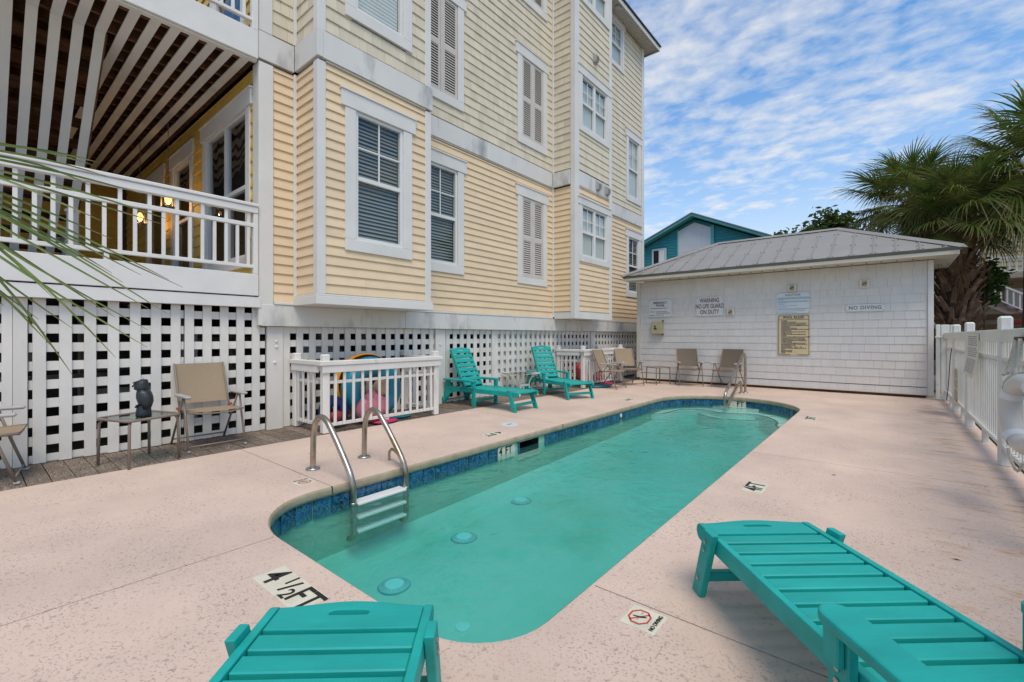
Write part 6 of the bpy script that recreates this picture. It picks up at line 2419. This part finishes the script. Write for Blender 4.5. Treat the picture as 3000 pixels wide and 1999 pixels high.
FR = [frond_mesh('frond', 'palm_leaf', seed=i, droop=.42 + .12 * i, fan=118 + 8 * i) for i in range(4)]
FD = [frond_mesh('dry_frond', 'palm_leaf_dry', seed=20 + i, droop=.8, fan=90, blades=34, wid=.014) for i in range(2)]
boot_m = MB()
boot_m.add([(0, -.055, 0), (0, .055, 0), (.05, .045, .02), (.05, -.045, .02), (.09, -.030, .20), (.09, .030, .20), (.16, .022, .33), (.16, -.022, .33), (.13, -.024, .34), (.13, .024, .34)],
           [(0, 1, 2, 3), (3, 2, 5, 4), (4, 5, 6, 7), (7, 6, 9, 8), (0, 3, 4, 8), (4, 7, 8), (1, 9, 5, 2), (5, 9, 6), (0, 8, 9, 1)])
BOOT = boot_m.mesh('boot', 'boot')


def palm(label, x, y, zc, tr, n, boots, sc_=1.0, seed=3, dry=6, hide=None):
    rnd = random.Random(seed)
    t = thing('palm_tree', label, 'palm tree', (x, y, -.06))
    tk = blob([(x, y, tr * 1.1, tr * 1.1, -.06), (x, y, tr, tr, .8), (x + .02, y, tr * .95, tr * .95, 1.8), (x + .02, y, tr * .8, tr * .8, zc - .3), (x + .02, y, tr * .4, tr * .4, zc + .1)], 14)
    tk.build('trunk', 'bark', t, True)
    for i in range(boots):
        a = i * 2.39996
        z = .9 + (zc - 1.3) * i / max(1, boots)
        sc2 = rnd.uniform(.95, 1.5)
        Bm = Matrix.Translation((x + .015, y, z)) @ Matrix.Rotation(a, 4, 'Z') @ Matrix.Translation((tr * .86, 0, 0)) @ Matrix.Rotation(R(rnd.uniform(-14, 14)), 4, 'X') @ Matrix.Rotation(R(rnd.uniform(-4, 18)), 4, 'Y') @ Matrix.Scale(sc2, 4)
        place('leaf_boot', BOOT, t, Bm)
    for i in range(n):
        a = i * 2.39996 + rnd.uniform(-.2, .2)
        q = (i + .5) / n
        el = 78 - 118 * q ** .8 + rnd.uniform(-8, 8)
        s2 = sc_ * rnd.uniform(.85, 1.12)
        Bm = Matrix.Translation((x + .02, y, zc)) @ Matrix.Rotation(a, 4, 'Z') @ Matrix.Rotation(R(-el), 4, 'Y') @ Matrix.Rotation(R(rnd.uniform(-25, 25)), 4, 'X') @ Matrix.Scale(s2, 4)
        place('frond', FR[i % 4], t, Bm)
    for i in range(dry):
        a = i * 2.4 + rnd.uniform(-.3, .3)
        Bm = Matrix.Translation((x + .02, y, zc - .25)) @ Matrix.Rotation(a, 4, 'Z') @ Matrix.Rotation(R(rnd.uniform(48, 72)), 4, 'Y') @ Matrix.Scale(sc_ * rnd.uniform(.8, 1.0), 4)
        place('dry_frond', FD[i % 2], t, Bm)
    return t


palm('palm tree with a booted trunk beside the pump house corner', 1.10, 13.9, 3.72, .27, 44, 120, .86, 3, 4)
palm('smaller palm crown rising behind the pump house roof', .40, 16.0, 4.68, .2, 42, 0, .92, 8, 2)
palm('tallest palm crown cut off by the right edge of the photo', 2.45, 15.0, 4.75, .2, 44, 0, 1.08, 14, 3)


# near palm whose leaf reaches in from the left
near_leaf = thing('palm_shrub', 'green palm leaf reaching in from the left edge', 'palm', (-2.75, -.45, 0))
nstem = MB().tube([(-2.75, -.45, -.02), (-2.72, -.42, .6), (-2.62, -.33, 1.3), (-2.5, -.26, 1.7)], .035, 8, r2=.02)
nstem.build('stem', 'bark', near_leaf, True)
rnd = random.Random(5)
fwd = Vector((-CS, CC, 0))
rgt = Vector((CC, CS, 0))


def near_pt(px, py, w_):
    return Vector((0, 0, 1.2)) + fwd * w_ + rgt * ((px - 1500) / 1333.3 * w_) + Vector((0, 0, (985 - py) / 1333.3 * w_))


hub = near_pt(-330, 395, 1.55)
MB().tube([(-2.5, -.26, 1.7), tuple(hub)], .010, 7).build('petiole', 'near_palm_leaf', near_leaf, True)
ends_ = []
for i in range(32):
    q = (i + .5) / 32
    a_ = R(6 + 58 * q) + rnd.uniform(-.04, .04)
    L_ = (560 + 330 * math.sin(math.pi * q) + rnd.uniform(-160, 120))
    ends_.append((-330 + L_ * math.cos(a_), 395 + L_ * math.sin(a_), 1.5 + .3 * rnd.random()))
for i, (ex, ey, ew) in enumerate(ends_):
    e = near_pt(ex, ey, ew)
    st0 = hub + Vector((0, 0, -.006 * i))
    mb = MB()
    tipv = []
    m = 9
    pts = []
    side = Vector((rnd.uniform(-.1, .1), rnd.uniform(-.1, .1), 0))
    for k in range(m):
        q = k / (m - 1)
        p = st0.lerp(e, q) + Vector((0, 0, .02 * math.sin(math.pi * q))) + side * math.sin(math.pi * q) * .6
        pts.append(p)
    view = (st0 - Vector((0, 0, 1.2))).normalized()
    vs = []
    for k, p in enumerate(pts):
        q = k / (m - 1)
        tt = (pts[min(k + 1, m - 1)] - pts[max(k - 1, 0)]).normalized()
        sd = tt.cross(view + Vector((rnd.uniform(-.2, .2), 0, rnd.uniform(-.2, .2)))).normalized()
        ww = .0055 * (1 - q) ** .55 * (.5 + q if q < .5 else 1) + .0007
        vs += [p - sd * ww, p + view * ww * .5, p + sd * ww]
        tipv += [q * .9] * 3
    fs = []
    for k in range(m - 1):
        a = k * 3
        fs += [(a, a + 1, a + 4, a + 3), (a + 1, a + 2, a + 5, a + 4)]
    me = bpy.data.meshes.new('leaf_blade')
    me.from_pydata([tuple(v) for v in vs], [], fs)
    at_ = me.attributes.new('tip', 'FLOAT', 'POINT')
    at_.data.foreach_set('value', tipv)
    me.materials.append(MATS['near_palm_leaf'])
    place('leaf_blade', me, near_leaf)


# ================================================================== broadleaf trees and shrubs
def leaf_tree(name, label, x, y, z0, ctr, rad, n, mat, seed, leaf=.10, trunk=.12, cat='tree'):
    rnd = random.Random(seed)
    t = thing(name, label, cat, (x, y, z0))
    tb_ = MB()
    tb_.tube([(x, y, z0), (x + .05, y, (z0 + ctr) / 2), (x, y, ctr)], trunk, 8, r2=trunk * .5)
    tips = []
    for i in range(16):
        a = rnd.uniform(0, 6.28)
        el = rnd.uniform(.1, 1.3)
        L_ = rnd.uniform(.6, 1.05)
        e = Vector((x + rad[0] * L_ * math.cos(a) * math.cos(el), y + rad[1] * L_ * math.sin(a) * math.cos(el), ctr + rad[2] * L_ * math.sin(el) - .1))
        tb_.tube([(x, y, ctr - .3 * rnd.random()), (x * .5 + e.x * .5, y * .5 + e.y * .5, ctr * .5 + e.z * .5 + .05), tuple(e)], trunk * .28, 5, r2=.008)
        tips.append(e)
    tb_.build('trunk', 'bark', t, True)
    cr_ = MB()
    for i in range(n):
        e = rnd.choice(tips)
        f = rnd.random() ** .5
        c = Vector((x, y, ctr)).lerp(e, .35 + .7 * f) + Vector((rnd.gauss(0, .16), rnd.gauss(0, .16), rnd.gauss(0, .13))) * rad[0] * .8
        s2 = leaf * rnd.uniform(.6, 1.3)
        u = Vector((rnd.gauss(0, 1), rnd.gauss(0, 1), rnd.gauss(0, .6))).normalized()
        v = u.cross(Vector((rnd.gauss(0, 1), rnd.gauss(0, 1), rnd.gauss(0, 1)))).normalized()
        cr_.add([c - u * s2, c + v * s2 * .45, c + u * s2, c - v * s2 * .45], [(0, 1, 2, 3)])
    cr_.build('crown', mat, t)
    return t


leaf_tree('juniper_tree', 'dark green bushy tree above the pump house ridge', -2.2, 22, -.06, 4.6, (1.5, 1.4, 1.6), 5200, 'tree_leaf', 4, .11)
leaf_tree('juniper_tree', 'green tree left part showing behind the metal roof', -3.1, 23, -.06, 4.5, (1.1, 1.1, 1.3), 3000, 'tree_leaf', 9, .11)
leaf_tree('leafy_shrub', 'bright green shrub climbing beside the palm trunk', 1.62, 14.6, -.06, 2.0, (.45, .45, 1.0), 1500, 'shrub_leaf', 11, .06, .03, 'shrub')
leaf_tree('leafy_shrub', 'dark shrub low behind the fence end boards', .95, 12.75, -.06, .8, (.4, .5, .7), 1200, 'shrub_leaf', 12, .06, .03, 'shrub')
